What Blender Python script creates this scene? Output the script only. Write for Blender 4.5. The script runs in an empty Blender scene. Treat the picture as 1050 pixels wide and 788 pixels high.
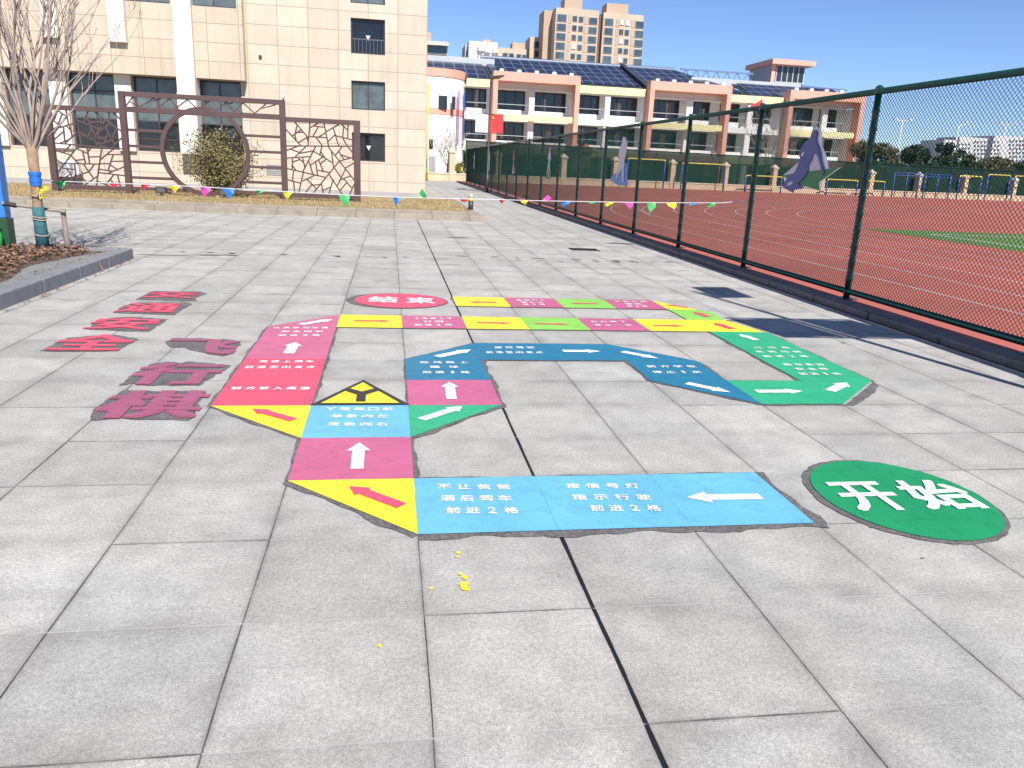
import bpy, bmesh, math, random
from mathutils import Vector, Matrix
random.seed(7)
PI = math.pi
scn = bpy.context.scene
COL = scn.collection

# ------------------------------------------------------------------ camera
CAM = Vector((-0.1188, -1.7834, 1.5056))
PITCH, YAW, ROLL, FPX = -0.273087, 0.161603, 0.0450817, 801.15
cy, sy = math.cos(YAW), math.sin(YAW)
FW = Vector((sy*math.cos(PITCH), cy*math.cos(PITCH), math.sin(PITCH)))
r0 = Vector((cy, -sy, 0)); u0 = r0.cross(FW)
RT = r0*math.cos(ROLL) + u0*math.sin(ROLL)
UP = -r0*math.sin(ROLL) + u0*math.cos(ROLL)
cd = bpy.data.cameras.new('camera'); cam = bpy.data.objects.new('camera', cd); COL.objects.link(cam)
m3 = Matrix((RT, UP, -FW)).transposed()
cam.matrix_world = Matrix.Translation(CAM) @ m3.to_4x4()
cd.sensor_fit = 'HORIZONTAL'; cd.sensor_width = 36; cd.lens = FPX/1050*36
cd.clip_start = .05; cd.clip_end = 3000
scn.camera = cam

def ray(px, py): return RT*((px-525)/FPX) - UP*((py-394)/FPX) + FW
def gp(px, py, z=0.0):
    d = ray(px, py); return CAM + d*((z-CAM.z)/d.z)
def aty(px, py, Y):
    d = ray(px, py); return CAM + d*((Y-CAM.y)/d.y)
def atx(px, py, X):
    d = ray(px, py); return CAM + d*((X-CAM.x)/d.x)

# ------------------------------------------------------------------ materials
def lin(c): return tuple(((x/255)/12.92 if x/255 <= .04045 else ((x/255+.055)/1.055)**2.4) for x in c)
class NT:
    def __init__(s, name):
        s.m = bpy.data.materials.new(name); s.m.use_nodes = True
        s.t = s.m.node_tree; s.t.nodes.clear()
        s.out = s.n('ShaderNodeOutputMaterial'); s.b = s.n('ShaderNodeBsdfPrincipled')
        s.l(s.b.outputs[0], s.out.inputs[0])
        s.tc = s.n('ShaderNodeTexCoord')
    def n(s, t, **k):
        x = s.t.nodes.new(t)
        for a, v in k.items(): setattr(x, a, v)
        return x
    def l(s, a, b): s.t.links.new(a, b)
    def val(s, v, sock):
        if hasattr(v, 'is_output'): s.l(v, sock)
        else: sock.default_value = v
    def math(s, op, a, b=None, c=None, clamp=False):
        x = s.n('ShaderNodeMath', operation=op, use_clamp=clamp)
        s.val(a, x.inputs[0])
        if b is not None: s.val(b, x.inputs[1])
        if c is not None: s.val(c, x.inputs[2])
        return x.outputs[0]
    def noise(s, scale, detail=3, rough=.55, vec=None, dim='3D'):
        x = s.n('ShaderNodeTexNoise'); x.inputs['Scale'].default_value = scale
        x.inputs['Detail'].default_value = detail; x.inputs['Roughness'].default_value = rough
        s.l(vec if vec is not None else s.tc.outputs['Object'], x.inputs['Vector'])
        return x.outputs[0]
    def mr(s, v, a, b, c, d, smooth=False):
        x = s.n('ShaderNodeMapRange'); x.interpolation_type = 'SMOOTHSTEP' if smooth else 'LINEAR'
        s.l(v, x.inputs[0])
        for i, q in enumerate((a, b, c, d)): x.inputs[i+1].default_value = q
        return x.outputs[0]
    def mix(s, f, a, b, mode='MIX'):
        x = s.n('ShaderNodeMix', data_type='RGBA', blend_type=mode)
        s.val(f, x.inputs[0])
        s.val((*a, 1) if isinstance(a, tuple) and len(a) == 3 else a, x.inputs[6])
        s.val((*b, 1) if isinstance(b, tuple) and len(b) == 3 else b, x.inputs[7])
        return x.outputs[2]
    def scalecol(s, col, f):
        x = s.n('ShaderNodeVectorMath', operation='SCALE'); s.val(col, x.inputs[0]); s.val(f, x.inputs['Scale'])
        return x.outputs[0]
    def bump(s, h, strength=.3, dist=.01):
        x = s.n('ShaderNodeBump'); x.inputs['Strength'].default_value = strength
        x.inputs['Distance'].default_value = dist; s.l(h, x.inputs['Height'])
        s.l(x.outputs[0], s.b.inputs['Normal'])

MATS = {}
def pm(name, col, rough=.7, var=.12, scale=6, bump=0, metal=0, spec=.5, island=0, det=4):
    """plain painted / mineral surface whose tone wanders a little"""
    if name in MATS: return MATS[name]
    s = NT(name); b = s.b
    f = s.mr(s.noise(scale, det), .25, .75, 1-var, 1+var)
    if island:
        g = s.n('ShaderNodeNewGeometry')
        f = s.math('MULTIPLY', f, s.mr(g.outputs['Random Per Island'], 0, 1, 1-island, 1+island))
    s.l(s.scalecol(col, f), b.inputs['Base Color'])
    b.inputs['Roughness'].default_value = rough; b.inputs['Metallic'].default_value = metal
    b.inputs['Specular IOR Level'].default_value = spec
    if bump: s.bump(s.noise(scale*6, 3), bump)
    MATS[name] = s.m; return s.m

TS = .6
def tile_nodes(s):
    """joint masks of the 0.6 m granite grid: column joints, row joints, ids"""
    sep = s.n('ShaderNodeSeparateXYZ'); s.l(s.tc.outputs['Object'], sep.inputs[0])
    wob = s.math('MULTIPLY', s.math('SUBTRACT', s.noise(1.3, 2), .5), .012)
    u = s.math('DIVIDE', s.math('ADD', sep.outputs[0], wob), TS)
    v = s.math('DIVIDE', s.math('ADD', sep.outputs[1], wob), TS)
    ru, rv = s.math('ROUND', u), s.math('ROUND', v)
    du = s.math('MULTIPLY', s.math('ABSOLUTE', s.math('SUBTRACT', u, ru)), TS)
    dv = s.math('MULTIPLY', s.math('ABSOLUTE', s.math('SUBTRACT', v, rv)), TS)
    fu, fv = s.math('FLOOR', u), s.math('FLOOR', v)
    def wn(a, b, k):
        c = s.n('ShaderNodeCombineXYZ'); s.l(a, c.inputs[0]); s.l(b, c.inputs[1]); c.inputs[2].default_value = k
        w = s.n('ShaderNodeTexWhiteNoise', noise_dimensions='3D'); s.l(c.outputs[0], w.inputs[0]); return w.outputs[0]
    return dict(u=u, v=v, ru=ru, rv=rv, du=du, dv=dv, cell=wn(fu, fv, 1.3), cseg=wn(ru, fv, 5.1), rseg=wn(fu, rv, 9.7), cline=wn(ru, ru, 3.3))

def paving():
    s = NT('granite_paving'); b = s.b; q = tile_nodes(s)
    obj = s.tc.outputs['Object']
    fine = s.noise(170, 3, .7); mid = s.noise(60, 3, .6); stain = s.noise(1.6, 5, .6); patch = s.noise(.35, 3)
    tone = s.mr(q['cell'], 0, 1, .9, 1.08)
    tone = s.math('MULTIPLY', tone, s.mr(stain, .3, .7, .88, 1.1))
    tone = s.math('MULTIPLY', tone, s.mr(patch, .3, .7, .92, 1.06))
    tone = s.math('MULTIPLY', tone, s.mr(fine, .3, .7, .66, 1.3))
    tone = s.math('MULTIPLY', tone, s.mr(mid, .3, .7, .82, 1.16))
    tone = s.math('MULTIPLY', tone, s.mr(s.noise(6.5, 4, .6), .3, .7, .9, 1.07))
    warm = s.mr(s.noise(.9, 3), .35, .65, 0, 1)
    base = s.mix(warm, (.445, .424, .385), (.415, .41, .383))
    col = s.scalecol(base, tone)
    # dark flecks of the granite
    vo = s.n('ShaderNodeTexVoronoi'); vo.inputs['Scale'].default_value = 120; s.l(obj, vo.inputs['Vector'])
    fl = s.mr(vo.outputs['Distance'], .1, .34, .5, 0)
    col = s.mix(fl, col, (.14, .135, .13))
    # dirt that gathers along the joints
    dm = s.math('MINIMUM', q['du'], q['dv'])
    halo = s.math('MULTIPLY', s.mr(dm, .0, .15, 1, 0, True), s.mr(s.noise(2.6, 5, .6), .42, .66, 0, .45))
    col = s.mix(halo, col, (.17, .16, .15))
    edge = s.math('MAXIMUM', s.mr(q['du'], .0, .018, .45, 0), s.math('MULTIPLY', s.mr(q['dv'], .0, .016, .42, 0), s.mr(q['rseg'], .3, .7, .25, 1)))
    col = s.mix(s.math('MULTIPLY', edge, s.mr(s.noise(2.1, 3), .3, .65, .35, 1)), col, (.1, .094, .088))
    # scuffed drag marks, long and faint
    mp = s.n('ShaderNodeMapping'); mp.inputs['Scale'].default_value = (.7, 5, 1); mp.inputs['Rotation'].default_value = (0, 0, .25); s.l(obj, mp.inputs[0])
    st = s.mr(s.noise(2.2, 5, .65, mp.outputs[0]), .56, .72, 0, .28)
    col = s.mix(st, col, (.2, .19, .18))
    # joints: dark soil in the columns (one of them wide and black), pale mortar or soil in the rows
    thick = s.math('COMPARE', q['ru'], 1, .1)
    wv = s.noise(7, 3)
    wcol = s.math('ADD', s.math('MULTIPLY', s.mr(q['cline'], 0, 1, .0018, .0038), s.mr(wv, .3, .7, .5, 1.4)), s.math('MULTIPLY', thick, s.mr(s.noise(.9, 2), .35, .6, .0035, .007)))
    jc = s.math('LESS_THAN', q['du'], wcol)
    col = s.mix(s.math('MULTIPLY', jc, s.math('MAXIMUM', s.mr(q['cseg'], 0, 1, .6, .97), thick)), col, s.mix(thick, (.035, .03, .027), (.010, .010, .011)))
    wr = s.mr(wv, .3, .7, .0018, .0052)
    jr = s.math('LESS_THAN', q['dv'], wr)
    rc = s.mix(s.mr(q['rseg'], .55, .62, 0, 1), (.43, .42, .405), (.07, .065, .06))
    col = s.mix(s.math('MULTIPLY', s.math('MULTIPLY', jr, s.mr(q['rseg'], 0, 1, .5, .95)), s.mr(s.noise(3.7, 3), .38, .56, .25, 1)), col, rc)
    s.l(col, b.inputs['Base Color']); b.inputs['Roughness'].default_value = .78; b.inputs['Specular IOR Level'].default_value = .35
    h = s.math('SUBTRACT', s.math('MULTIPLY', s.noise(190, 3, .6), .35), s.math('MAXIMUM', jc, jr))
    s.bump(h, .3, .004)
    return s.m

def paint(name, col, rough=.5):
    if name in MATS: return MATS[name]
    s = NT(name); q = tile_nodes(s)
    f = s.mr(s.noise(2.3, 4), .3, .7, .9, 1.07)
    f = s.math('MULTIPLY', f, s.mr(s.noise(170, 3, .7), .3, .7, .88, 1.1))
    f = s.math('MULTIPLY', f, s.mr(s.noise(9, 5, .65), .5, .75, 1, .8))
    c = s.scalecol(col, f)
    j = s.math('LESS_THAN', s.math('MINIMUM', q['du'], q['dv']), s.mr(s.noise(5, 3), .3, .7, .0002, .0022))
    c = s.mix(s.math('MULTIPLY', j, .7), c, tuple(x*.35 for x in col))
    w = s.mr(s.noise(75, 4, .7), .69, .74, 0, .6)            # chips worn through to the stone
    c = s.mix(w, c, (.33, .32, .3))
    s.l(c, s.b.inputs['Base Color']); s.b.inputs['Roughness'].default_value = rough
    s.b.inputs['Specular IOR Level'].default_value = .4
    h = s.math('SUBTRACT', s.math('MULTIPLY', s.noise(190, 3, .6), .35), j)
    s.bump(h, .22, .003)
    MATS[name] = s.m; return s.m

def glass(name, col=(.03, .038, .045), rough=.08, scale=1.5, var=.5):
    if name in MATS: return MATS[name]
    s = NT(name)
    f = s.mr(s.noise(scale, 3), .3, .7, 1-var, 1+var)
    s.l(s.scalecol(col, f), s.b.inputs['Base Color']); s.b.inputs['Roughness'].default_value = rough
    s.b.inputs['Specular IOR Level'].default_value = .6
    MATS[name] = s.m; return s.m

def stone(name, col, w, h, x0, z0, joint=(.2, .14, .1), rough=.62):
    """facade slabs with recessed joints, laid out in metres on x and z"""
    s = NT(name)
    sep = s.n('ShaderNodeSeparateXYZ'); s.l(s.tc.outputs['Object'], sep.inputs[0])
    u = s.math('DIVIDE', s.math('SUBTRACT', s.math('ADD', sep.outputs[0], sep.outputs[1]), x0), w)
    v = s.math('DIVIDE', s.math('SUBTRACT', sep.outputs[2], z0), h)
    du = s.math('MULTIPLY', s.math('ABSOLUTE', s.math('SUBTRACT', u, s.math('ROUND', u))), w)
    dv = s.math('MULTIPLY', s.math('ABSOLUTE', s.math('SUBTRACT', v, s.math('ROUND', v))), h)
    j = s.mr(s.math('MINIMUM', du, dv), .008, .02, 1, 0)
    c = s.n('ShaderNodeCombineXYZ'); s.l(s.math('FLOOR', u), c.inputs[0]); s.l(s.math('FLOOR', v), c.inputs[1])
    wn = s.n('ShaderNodeTexWhiteNoise', noise_dimensions='3D'); s.l(c.outputs[0], wn.inputs[0])
    f = s.math('MULTIPLY', s.mr(wn.outputs[0], 0, 1, .93, 1.05), s.mr(s.noise(1.2, 5), .3, .7, .94, 1.05))
    mp = s.n('ShaderNodeMapping'); mp.inputs['Scale'].default_value = (3, 3, .22); s.l(s.tc.outputs['Object'], mp.inputs[0])
    f = s.math('MULTIPLY', f, s.mr(s.noise(1.5, 4, .6, mp.outputs[0]), .5, .75, 1, .84))
    cc = s.mix(s.math('MULTIPLY', j, .55), s.scalecol(col, f), joint)
    s.l(cc, s.b.inputs['Base Color']); s.b.inputs['Roughness'].default_value = rough
    s.bump(s.math('SUBTRACT', 1, j), .4, .01)
    return s.m

# ------------------------------------------------------------------ mesh helpers
class MB:
    def __init__(s): s.v, s.f = [], []
    def box(s, x0, x1, y0, y1, z0, z1):
        k = len(s.v)
        s.v += [(x, y, z) for z in (z0, z1) for y in (y0, y1) for x in (x0, x1)]
        s.f += [tuple(k+i for i in q) for q in ((0,2,3,1), (4,5,7,6), (0,1,5,4), (2,6,7,3), (0,4,6,2), (1,3,7,5))]
        return s
    def poly(s, pts):
        k = len(s.v); s.v += [tuple(p) for p in pts]; s.f.append(tuple(range(k, k+len(pts)))); return s
    def prism(s, pts, d):
        """closed outline extruded by the vector d"""
        k = len(s.v); n = len(pts); d = Vector(d)
        s.v += [tuple(Vector(p)) for p in pts] + [tuple(Vector(p)+d) for p in pts]
        s.f.append(tuple(range(k+n-1, k-1, -1))); s.f.append(tuple(range(k+n, k+2*n)))
        for i in range(n): s.f.append((k+i, k+(i+1) % n, k+n+(i+1) % n, k+n+i))
        return s
    def tube(s, pts, r, n=8, caps=True):
        pts = [Vector(p) for p in pts]
        if not isinstance(r, (list, tuple)): r = [r]*len(pts)
        k = len(s.v); ref = None
        for i, p in enumerate(pts):
            t = (pts[min(i+1, len(pts)-1)] - pts[max(i-1, 0)]).normalized()
            if ref is None: ref = t.orthogonal().normalized()
            a = (ref - t*ref.dot(t)).normalized(); ref = a; bq = t.cross(a)
            for j in range(n):
                g = 2*PI*j/n; s.v.append(tuple(p + (a*math.cos(g) + bq*math.sin(g))*r[i]))
        for i in range(len(pts)-1):
            for j in range(n):
                s.f.append((k+i*n+j, k+i*n+(j+1) % n, k+(i+1)*n+(j+1) % n, k+(i+1)*n+j))
        if caps:
            s.f.append(tuple(range(k+n-1, k-1, -1))); e = k+(len(pts)-1)*n; s.f.append(tuple(range(e, e+n)))
        return s
    def bar(s, a, b, w, h=None):
        """square-section bar between two points"""
        a, b = Vector(a), Vector(b); h = h or w; t = (b-a).normalized()
        q = Vector((0, 1, 0)) if abs(t.y) < .9 else Vector((0, 0, 1))
        n1 = (q - t*q.dot(t)).normalized(); n2 = t.cross(n1)
        s.prism([a+n1*w/2+n2*h/2, a-n1*w/2+n2*h/2, a-n1*w/2-n2*h/2, a+n1*w/2-n2*h/2], b-a); return s
    def ring(s, c, ro, ri, y0, y1, n=48):
        k = len(s.v)
        for i in range(n):
            g = 2*PI*i/n
            for rr in (ro, ri):
                for y in (y0, y1): s.v.append((c[0]+rr*math.cos(g), y, c[1]+rr*math.sin(g)))
        for i in range(n):
            a, b = k+4*i, k+4*((i+1) % n)
            s.f += [(a, b, b+1, a+1), (a+2, a+3, b+3, b+2), (a, a+2, b+2, b), (a+1, b+1, b+3, a+3)]
        return s
    def build(s, name, mat, parent=None, smooth=False, bevel=0):
        me = bpy.data.meshes.new(name); me.from_pydata(s.v, [], s.f); me.validate()
        bm = bmesh.new(); bm.from_mesh(me); bmesh.ops.recalc_face_normals(bm, faces=bm.faces); bm.to_mesh(me); bm.free()
        if smooth:
            for p in me.polygons: p.use_smooth = True
        me.materials.append(mat)
        o = bpy.data.objects.new(name, me); COL.objects.link(o)
        if parent:
            o.parent = parent
            if parent.type == 'EMPTY' or True:
                o.matrix_parent_inverse = world(parent).inverted()
        if bevel:
            md = o.modifiers.new('bevel', 'BEVEL'); md.width = bevel; md.segments = 2; md.limit_method = 'ANGLE'
        return o
def world(o):
    m = Matrix.LocRotScale(o.location, o.rotation_euler, o.scale)
    if o.parent: m = world(o.parent) @ o.matrix_parent_inverse @ m
    return m
def tag(o, label, cat, group=None):
    o['label'] = label; o['category'] = cat
    if group: o['group'] = group
    return o
def thing(name, label, cat, loc, group=None):
    o = bpy.data.objects.new(name, None); COL.objects.link(o); o.location = loc; o.empty_display_size = .2
    return tag(o, label, cat, group)
def setting(o, kind='structure'): o['kind'] = kind; return o
def lab(o, t): o['label'] = t; return o

# ------------------------------------------------------------------ light
world_ = bpy.data.worlds.new('World'); scn.world = world_; world_.use_nodes = True
wt = world_.node_tree; wt.nodes.clear()
sky = wt.nodes.new('ShaderNodeTexSky'); sky.sky_type = 'NISHITA'; sky.sun_disc = False
SUN_EL, SUN_AZ = math.radians(45), math.radians(168.2)
sky.sun_elevation = SUN_EL; sky.sun_rotation = SUN_AZ
sky.altitude = 2500; sky.air_density = 1.0; sky.dust_density = .0; sky.ozone_density = 3.0
bg = wt.nodes.new('ShaderNodeBackground'); bg.inputs[1].default_value = .085
wo = wt.nodes.new('ShaderNodeOutputWorld')
tint = wt.nodes.new('ShaderNodeVectorMath'); tint.operation = 'MULTIPLY'; tint.inputs[1].default_value = (.92, .985, 1.16)
wt.links.new(sky.outputs[0], tint.inputs[0]); wt.links.new(tint.outputs[0], bg.inputs[0]); wt.links.new(bg.outputs[0], wo.inputs[0])
sd = bpy.data.lights.new('sun', 'SUN'); sd.energy = 4.7; sd.angle = math.radians(.5); sd.color = (1, .955, .89)
so = bpy.data.objects.new('sun', sd); COL.objects.link(so); so.location = (5, -20, 30)
to_sun = Vector((math.sin(SUN_AZ)*math.cos(SUN_EL), math.cos(SUN_AZ)*math.cos(SUN_EL), math.sin(SUN_EL)))
so.rotation_euler = (-to_sun).to_track_quat('-Z', 'Y').to_euler()
vs = scn.view_settings; vs.view_transform = 'Standard'; vs.look = 'None'; vs.gamma = 1; vs.exposure = .6; vs.use_curve_mapping = False

# ------------------------------------------------------------------ ground
def sheet(name, x0, x1, y0, y1, z, mat, n=1):
    return setting(MB().poly([(x0, y0, z), (x1, y0, z), (x1, y1, z), (x0, y1, z)]).build(name, mat))
sheet('ground', -900, 900, -300, 1500, -.06, pm('dusty_earth', (.2, .18, .14), .95, .2, .05))
sheet('plaza_paving', -45, 5.18, -14, 64, 0, paving())
ZT = .06
def trackmat():
    s = NT('red_track_rubber')
    f = s.math('MULTIPLY', s.mr(s.noise(.35, 5, .6), .3, .7, .82, 1.14), s.mr(s.noise(120, 2), .3, .7, .85, 1.15))
    s.l(s.scalecol((.41, .112, .083), f), s.b.inputs['Base Color']); s.b.inputs['Roughness'].default_value = .85
    s.bump(s.noise(150, 2), .3, .004); return s.m
WA, WB = Vector((2.87, 63.79, 0)), Vector((69.56, 77.84, 0))
wdir = (WB-WA).normalized()
def wallpt(t): return WA + wdir*t
setting(MB().poly([(5.442, -14, ZT), (110, -14, ZT), (110, 86.3, ZT), (5.442, 64.34, ZT)]).build('running_track', trackmat()))
# lanes: straights beside the fence, a half-round end beyond the pitch
LM = pm('lane_paint', (.62, .52, .48), .7, .3, 4)
lanes = MB(); GX, GY = 14.5, 21.2
NL = 6; LW = 1.22; X0L = 7.3; RC = 17.5; CXL = GX+RC
def strip(mb, pts, w, z):
    L = [Vector(p) for p in pts]
    for a, b in zip(L[:-1], L[1:]):
        t = (b-a).normalized(); n = Vector((-t.y, t.x, 0))*w/2
        mb.poly([(*(a-n).xy, z), (*(b-n).xy, z), (*(b+n).xy, z), (*(a+n).xy, z)])
for i in range(NL+1):
    R = RC + (GX - (X0L+i*LW))
    pts = [(CXL-R, -13, 0)] + [(CXL-R*math.cos(g), GY+R*math.sin(g), 0) for g in [PI*k/40 for k in range(41)]] + [(CXL+R, -13, 0)]
    strip(lanes, pts, .045, ZT+.004)
for (a, b) in (((640, 207.5), (668, 222)), ((744, 214), (866, 222))):
    strip(lanes, [gp(*a, ZT), gp(*b, ZT)], .05, ZT+.008)
setting(lanes.build('track_markings', LM))
def turf():
    s = NT('pitch_turf'); f = s.mr(s.noise(40, 4), .3, .7, .7, 1.3)
    s.l(s.scalecol((.11, .2, .045), f), s.b.inputs['Base Color']); s.b.inputs['Roughness'].default_value = .9
    s.bump(s.noise(60, 3), .6, .02); return s.m
sheet('grass_pitch', GX, GX+2*RC, -14, GY, ZT+.004, turf())
pl = MB(); strip(pl, [(GX+1.2, -13, 0), (GX+1.2, GY-1.6, 0), (GX+30, GY-1.6, 0)], .1, ZT+.012); setting(pl.build('pitch_markings', pm('pitch_paint', (.75, .75, .72), .6)))

# ------------------------------------------------------------------ kerbs
dk = pm('dark_granite', (.115, .118, .125), .6, .25, 9, .2)
kb = MB(); y = -13.0
while y < 63:
    kb.box(5.195, 5.44, y, min(y+1.19, 63.5), -.02, .09 + random.uniform(-.003, .003)); y += 1.2
setting(kb.build('track_kerb', dk, bevel=.035))
KX = -3.69; KY = 10.05
gk = pm('bed_kerb_granite', (.2, .205, .215), .7, .15, 9, .2)
kb = MB(); y = -6.0
while y < KY-.1:
    kb.box(KX-.16, KX, y, min(y+.99, KY), -.02, .145); y += 1.0
x = KX-.165
while x > -16:
    kb.box(max(x-.99, -16), x, KY-.16, KY, -.02, .145); x -= 1.0
setting(kb.build('tree_bed_kerb', gk, bevel=.012))
sheet('tree_bed_paving', -16, KX-.16, -6, KY-.16, .13, pm('bed_slab', (.2, .2, .195), .85, .2, 5, .2))
def soilmat():
    s = NT('bed_soil'); f = s.mr(s.noise(14, 5, .65), .3, .7, .55, 1.4)
    s.l(s.scalecol((.13, .085, .055), f), s.b.inputs['Base Color']); s.b.inputs['Roughness'].default_value = .95
    s.bump(s.noise(40, 4), .9, .03); return s.m
def bed_edge(y):          # where the litter stops short of the kerb
    K = [(2, -3.95), (6.4, -3.92), (7.2, -4.1), (8.3, -4.28), (9.0, -4.1), (9.5, -3.98), (11, -3.98)]
    for (a, p), (b, q) in zip(K[:-1], K[1:]):
        if y <= b: return p+(q-p)*max(0, y-a)/(b-a) - .03*math.sin(y*5)
    return -4
sm = MB(); nx, ny = 40, 44; xs = [-13+i*9/nx for i in range(nx+1)]; ys = [2+(KY-.42-2)*j/ny for j in range(ny+1)]
for yy in ys:
    for i in range(nx+1):
        xe = bed_edge(yy); xx = -13 + (xe+13)*i/nx
        ed = min(1, (xe-xx)/.35, (KY-.42-yy)/.25)
        sm.v.append((xx, yy, .132 + max(0, ed)*(.035+.03*math.sin(xx*3.1)*math.sin(yy*2.3)+.02*random.random())))
for j in range(ny):
    for i in range(nx):
        k = j*(nx+1)+i; sm.f.append((k, k+1, k+nx+2, k+nx+1))
setting(sm.build('tree_bed_soil', soilmat(), smooth=True))
lv = MB()
def leaf(mb, p, L, W, rnd=1.0):
    a = random.uniform(0, 2*PI); t = Vector((math.cos(a), math.sin(a), random.uniform(-.5, .5)*rnd)).normalized()
    n = Vector((random.uniform(-.8, .8)*rnd, random.uniform(-.8, .8)*rnd, 1)).normalized(); w = n.cross(t).normalized()
    p = Vector(p); q = n*L*.12
    mb.poly([p-t*L/2, p+w*W/2+q, p+t*L/2]); mb.poly([p-t*L/2, p+t*L/2, p-w*W/2+q])
for _ in range(6500):
    yy = random.uniform(4.2, KY-.45); xx = bed_edge(yy) - abs(random.gauss(0, 1.0)) - random.uniform(-.06, .3)
    if xx < -9: continue
    leaf(lv, (xx, yy, .17+random.random()*.06), random.uniform(.04, .09), random.uniform(.02, .045))
for _ in range(90):       # a few blown out on the slabs and along the kerb foot
    yy = random.uniform(5.5, KY); leaf(lv, (random.choice((random.uniform(-4.0, -3.86), random.uniform(-3.67, -3.6))), yy, .0), .05, .025)
    for v in range(-6, 0):
        q = lv.v[v]; lv.v[v] = (q[0], q[1], max(q[2], 0)+(.15 if q[0] < KX else .012))
setting(lv.build('leaf_litter', pm('dead_leaf', (.2, .115, .07), .85, .3, 3, island=.55)), 'stuff')

# raised lawn in front of the beige building
LY0, LY1, LX1 = 19.55, 28.6, 2.35
kb = MB(); x = -40.0; lk = pm('lawn_kerb_stone', (.285, .245, .195), .85, .22, 3, .3)
while x < LX1:
    kb.box(x, min(x+.995, LX1+.12), LY0, LY0+.32, -.02, .15); kb.box(x, min(x+.995, LX1-.05), LY0+.324, LY0+.62, -.02, .215); x += 1.0
y = LY0+.63
while y < LY1:
    kb.box(LX1-.14, LX1-.02, y, min(y+.99, LY1), -.02, .17); y += 1.0
setting(kb.build('lawn_kerb', lk, bevel=.012))
def lawnmat():
    s = NT('winter_lawn'); f = s.math('MULTIPLY', s.mr(s.noise(1.2, 4), .3, .7, .75, 1.2), s.mr(s.noise(30, 4), .3, .7, .65, 1.35))
    s.l(s.scalecol(s.mix(s.mr(s.noise(.5, 3), .45, .65, 0, .6), (.34, .245, .12), (.26, .215, .1)), f), s.b.inputs['Base Color'])
    s.b.inputs['Roughness'].default_value = .95; s.bump(s.noise(45, 4), .8, .03); return s.m
sheet('lawn_soil', -40, LX1-.14, LY0+.62, LY1, .16, lawnmat())
gr = MB()
for _ in range(11000):
    x = random.uniform(-14, LX1-.2); y = LY0+.66 + (LY1-LY0-.8)*random.random()**1.5; h = random.uniform(.02, .06); a = random.uniform(0, PI)
    dx, dy = math.cos(a)*.012, math.sin(a)*.012
    gr.poly([(x-dx, y-dy, .16), (x+dx, y+dy, .16), (x+random.uniform(-.03, .03), y+random.uniform(-.03, .03), .16+h)])
setting(gr.build('dry_grass', pm('dry_grass_blade', (.38, .29, .14), .9, .2, 2, island=.35)), 'stuff')

# ------------------------------------------------------------------ glyphs
GC = {}
def glyph(ch):
    k = ch
    if k in GC: return GC[k]
    c = bpy.data.curves.new('g', 'FONT'); c.body = ch; c.size = 1; c.resolution_u = 3; c.fill_mode = 'FRONT'
    o = bpy.data.objects.new('g', c); COL.objects.link(o)
    dg = bpy.context.evaluated_depsgraph_get(); dg.update()
    me = bpy.data.meshes.new_from_object(o.evaluated_get(dg))
    V = [(v.co.x, v.co.y) for v in me.vertices]; F = [tuple(p.vertices) for p in me.polygons]
    bpy.data.objects.remove(o); bpy.data.meshes.remove(me); bpy.data.curves.remove(c)
    x0, x1 = min(v[0] for v in V), max(v[0] for v in V); y0, y1 = min(v[1] for v in V), max(v[1] for v in V)
    r = ([(a, b) for a, b in V], F, (x0, x1, y0, y1)); GC[k] = r; return r
Z1, Z2, Z3 = .004, .008, .012
def put_glyph(mb, ch, mp, bold=.012, fit=True):
    """mp maps unit-square coordinates of the character box to a world point; the stroke is thickened by
    several passes of paint, each a fraction of a millimetre above the last"""
    V, F, (x0, x1, y0, y1) = glyph(ch)
    ring = ((-1, -.6), (1, -.6), (1, .6), (-1, .6)) if bold < .03 else ((-1, -.6), (0, -.6), (1, -.6), (1, 0), (1, .6), (0, .6), (-1, .6), (-1, 0), (0, 0))
    for q, (sx, sy_) in enumerate(ring):
        k = len(mb.v)
        for a, b in V:
            a, b = (a-x0)/(x1-x0), (b-y0)/(y1-y0)
            p = mp(a*(1-2*bold)+bold+sx*bold, b*(1-1.2*bold)+.6*bold+sy_*bold)
            mb.v.append((p[0], p[1], p[2]+q*.0003))
        mb.f += [tuple(k+i for i in f) for f in F]
def line_px(mb, text, pl, pr, py, h=.075, wf=1.12, bold=.022):
    h *= .8
    A, B = gp(pl[0] if isinstance(pl, tuple) else pl, py), gp(pr, py)
    t = (B-A).normalized(); L = (B-A).length; n = Vector((-t.y, t.x, 0)); N = len(text)
    w = min(h*wf, L/(N+.45*(N-1)) * 1.05); gap = (L-w)/(N-1)
    for i, ch in enumerate(text):
        narrow = .3 if ch == '1' else .6 if ch in '23' else 1
        o = A + t*(gap*i + (w*(1-narrow)/2))
        put_glyph(mb, ch, lambda a, b: (*(o + t*(a*w*narrow) + n*((b-.5)*h*(1 if ch != '一' else .12))).xy, Z3), bold)

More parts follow.
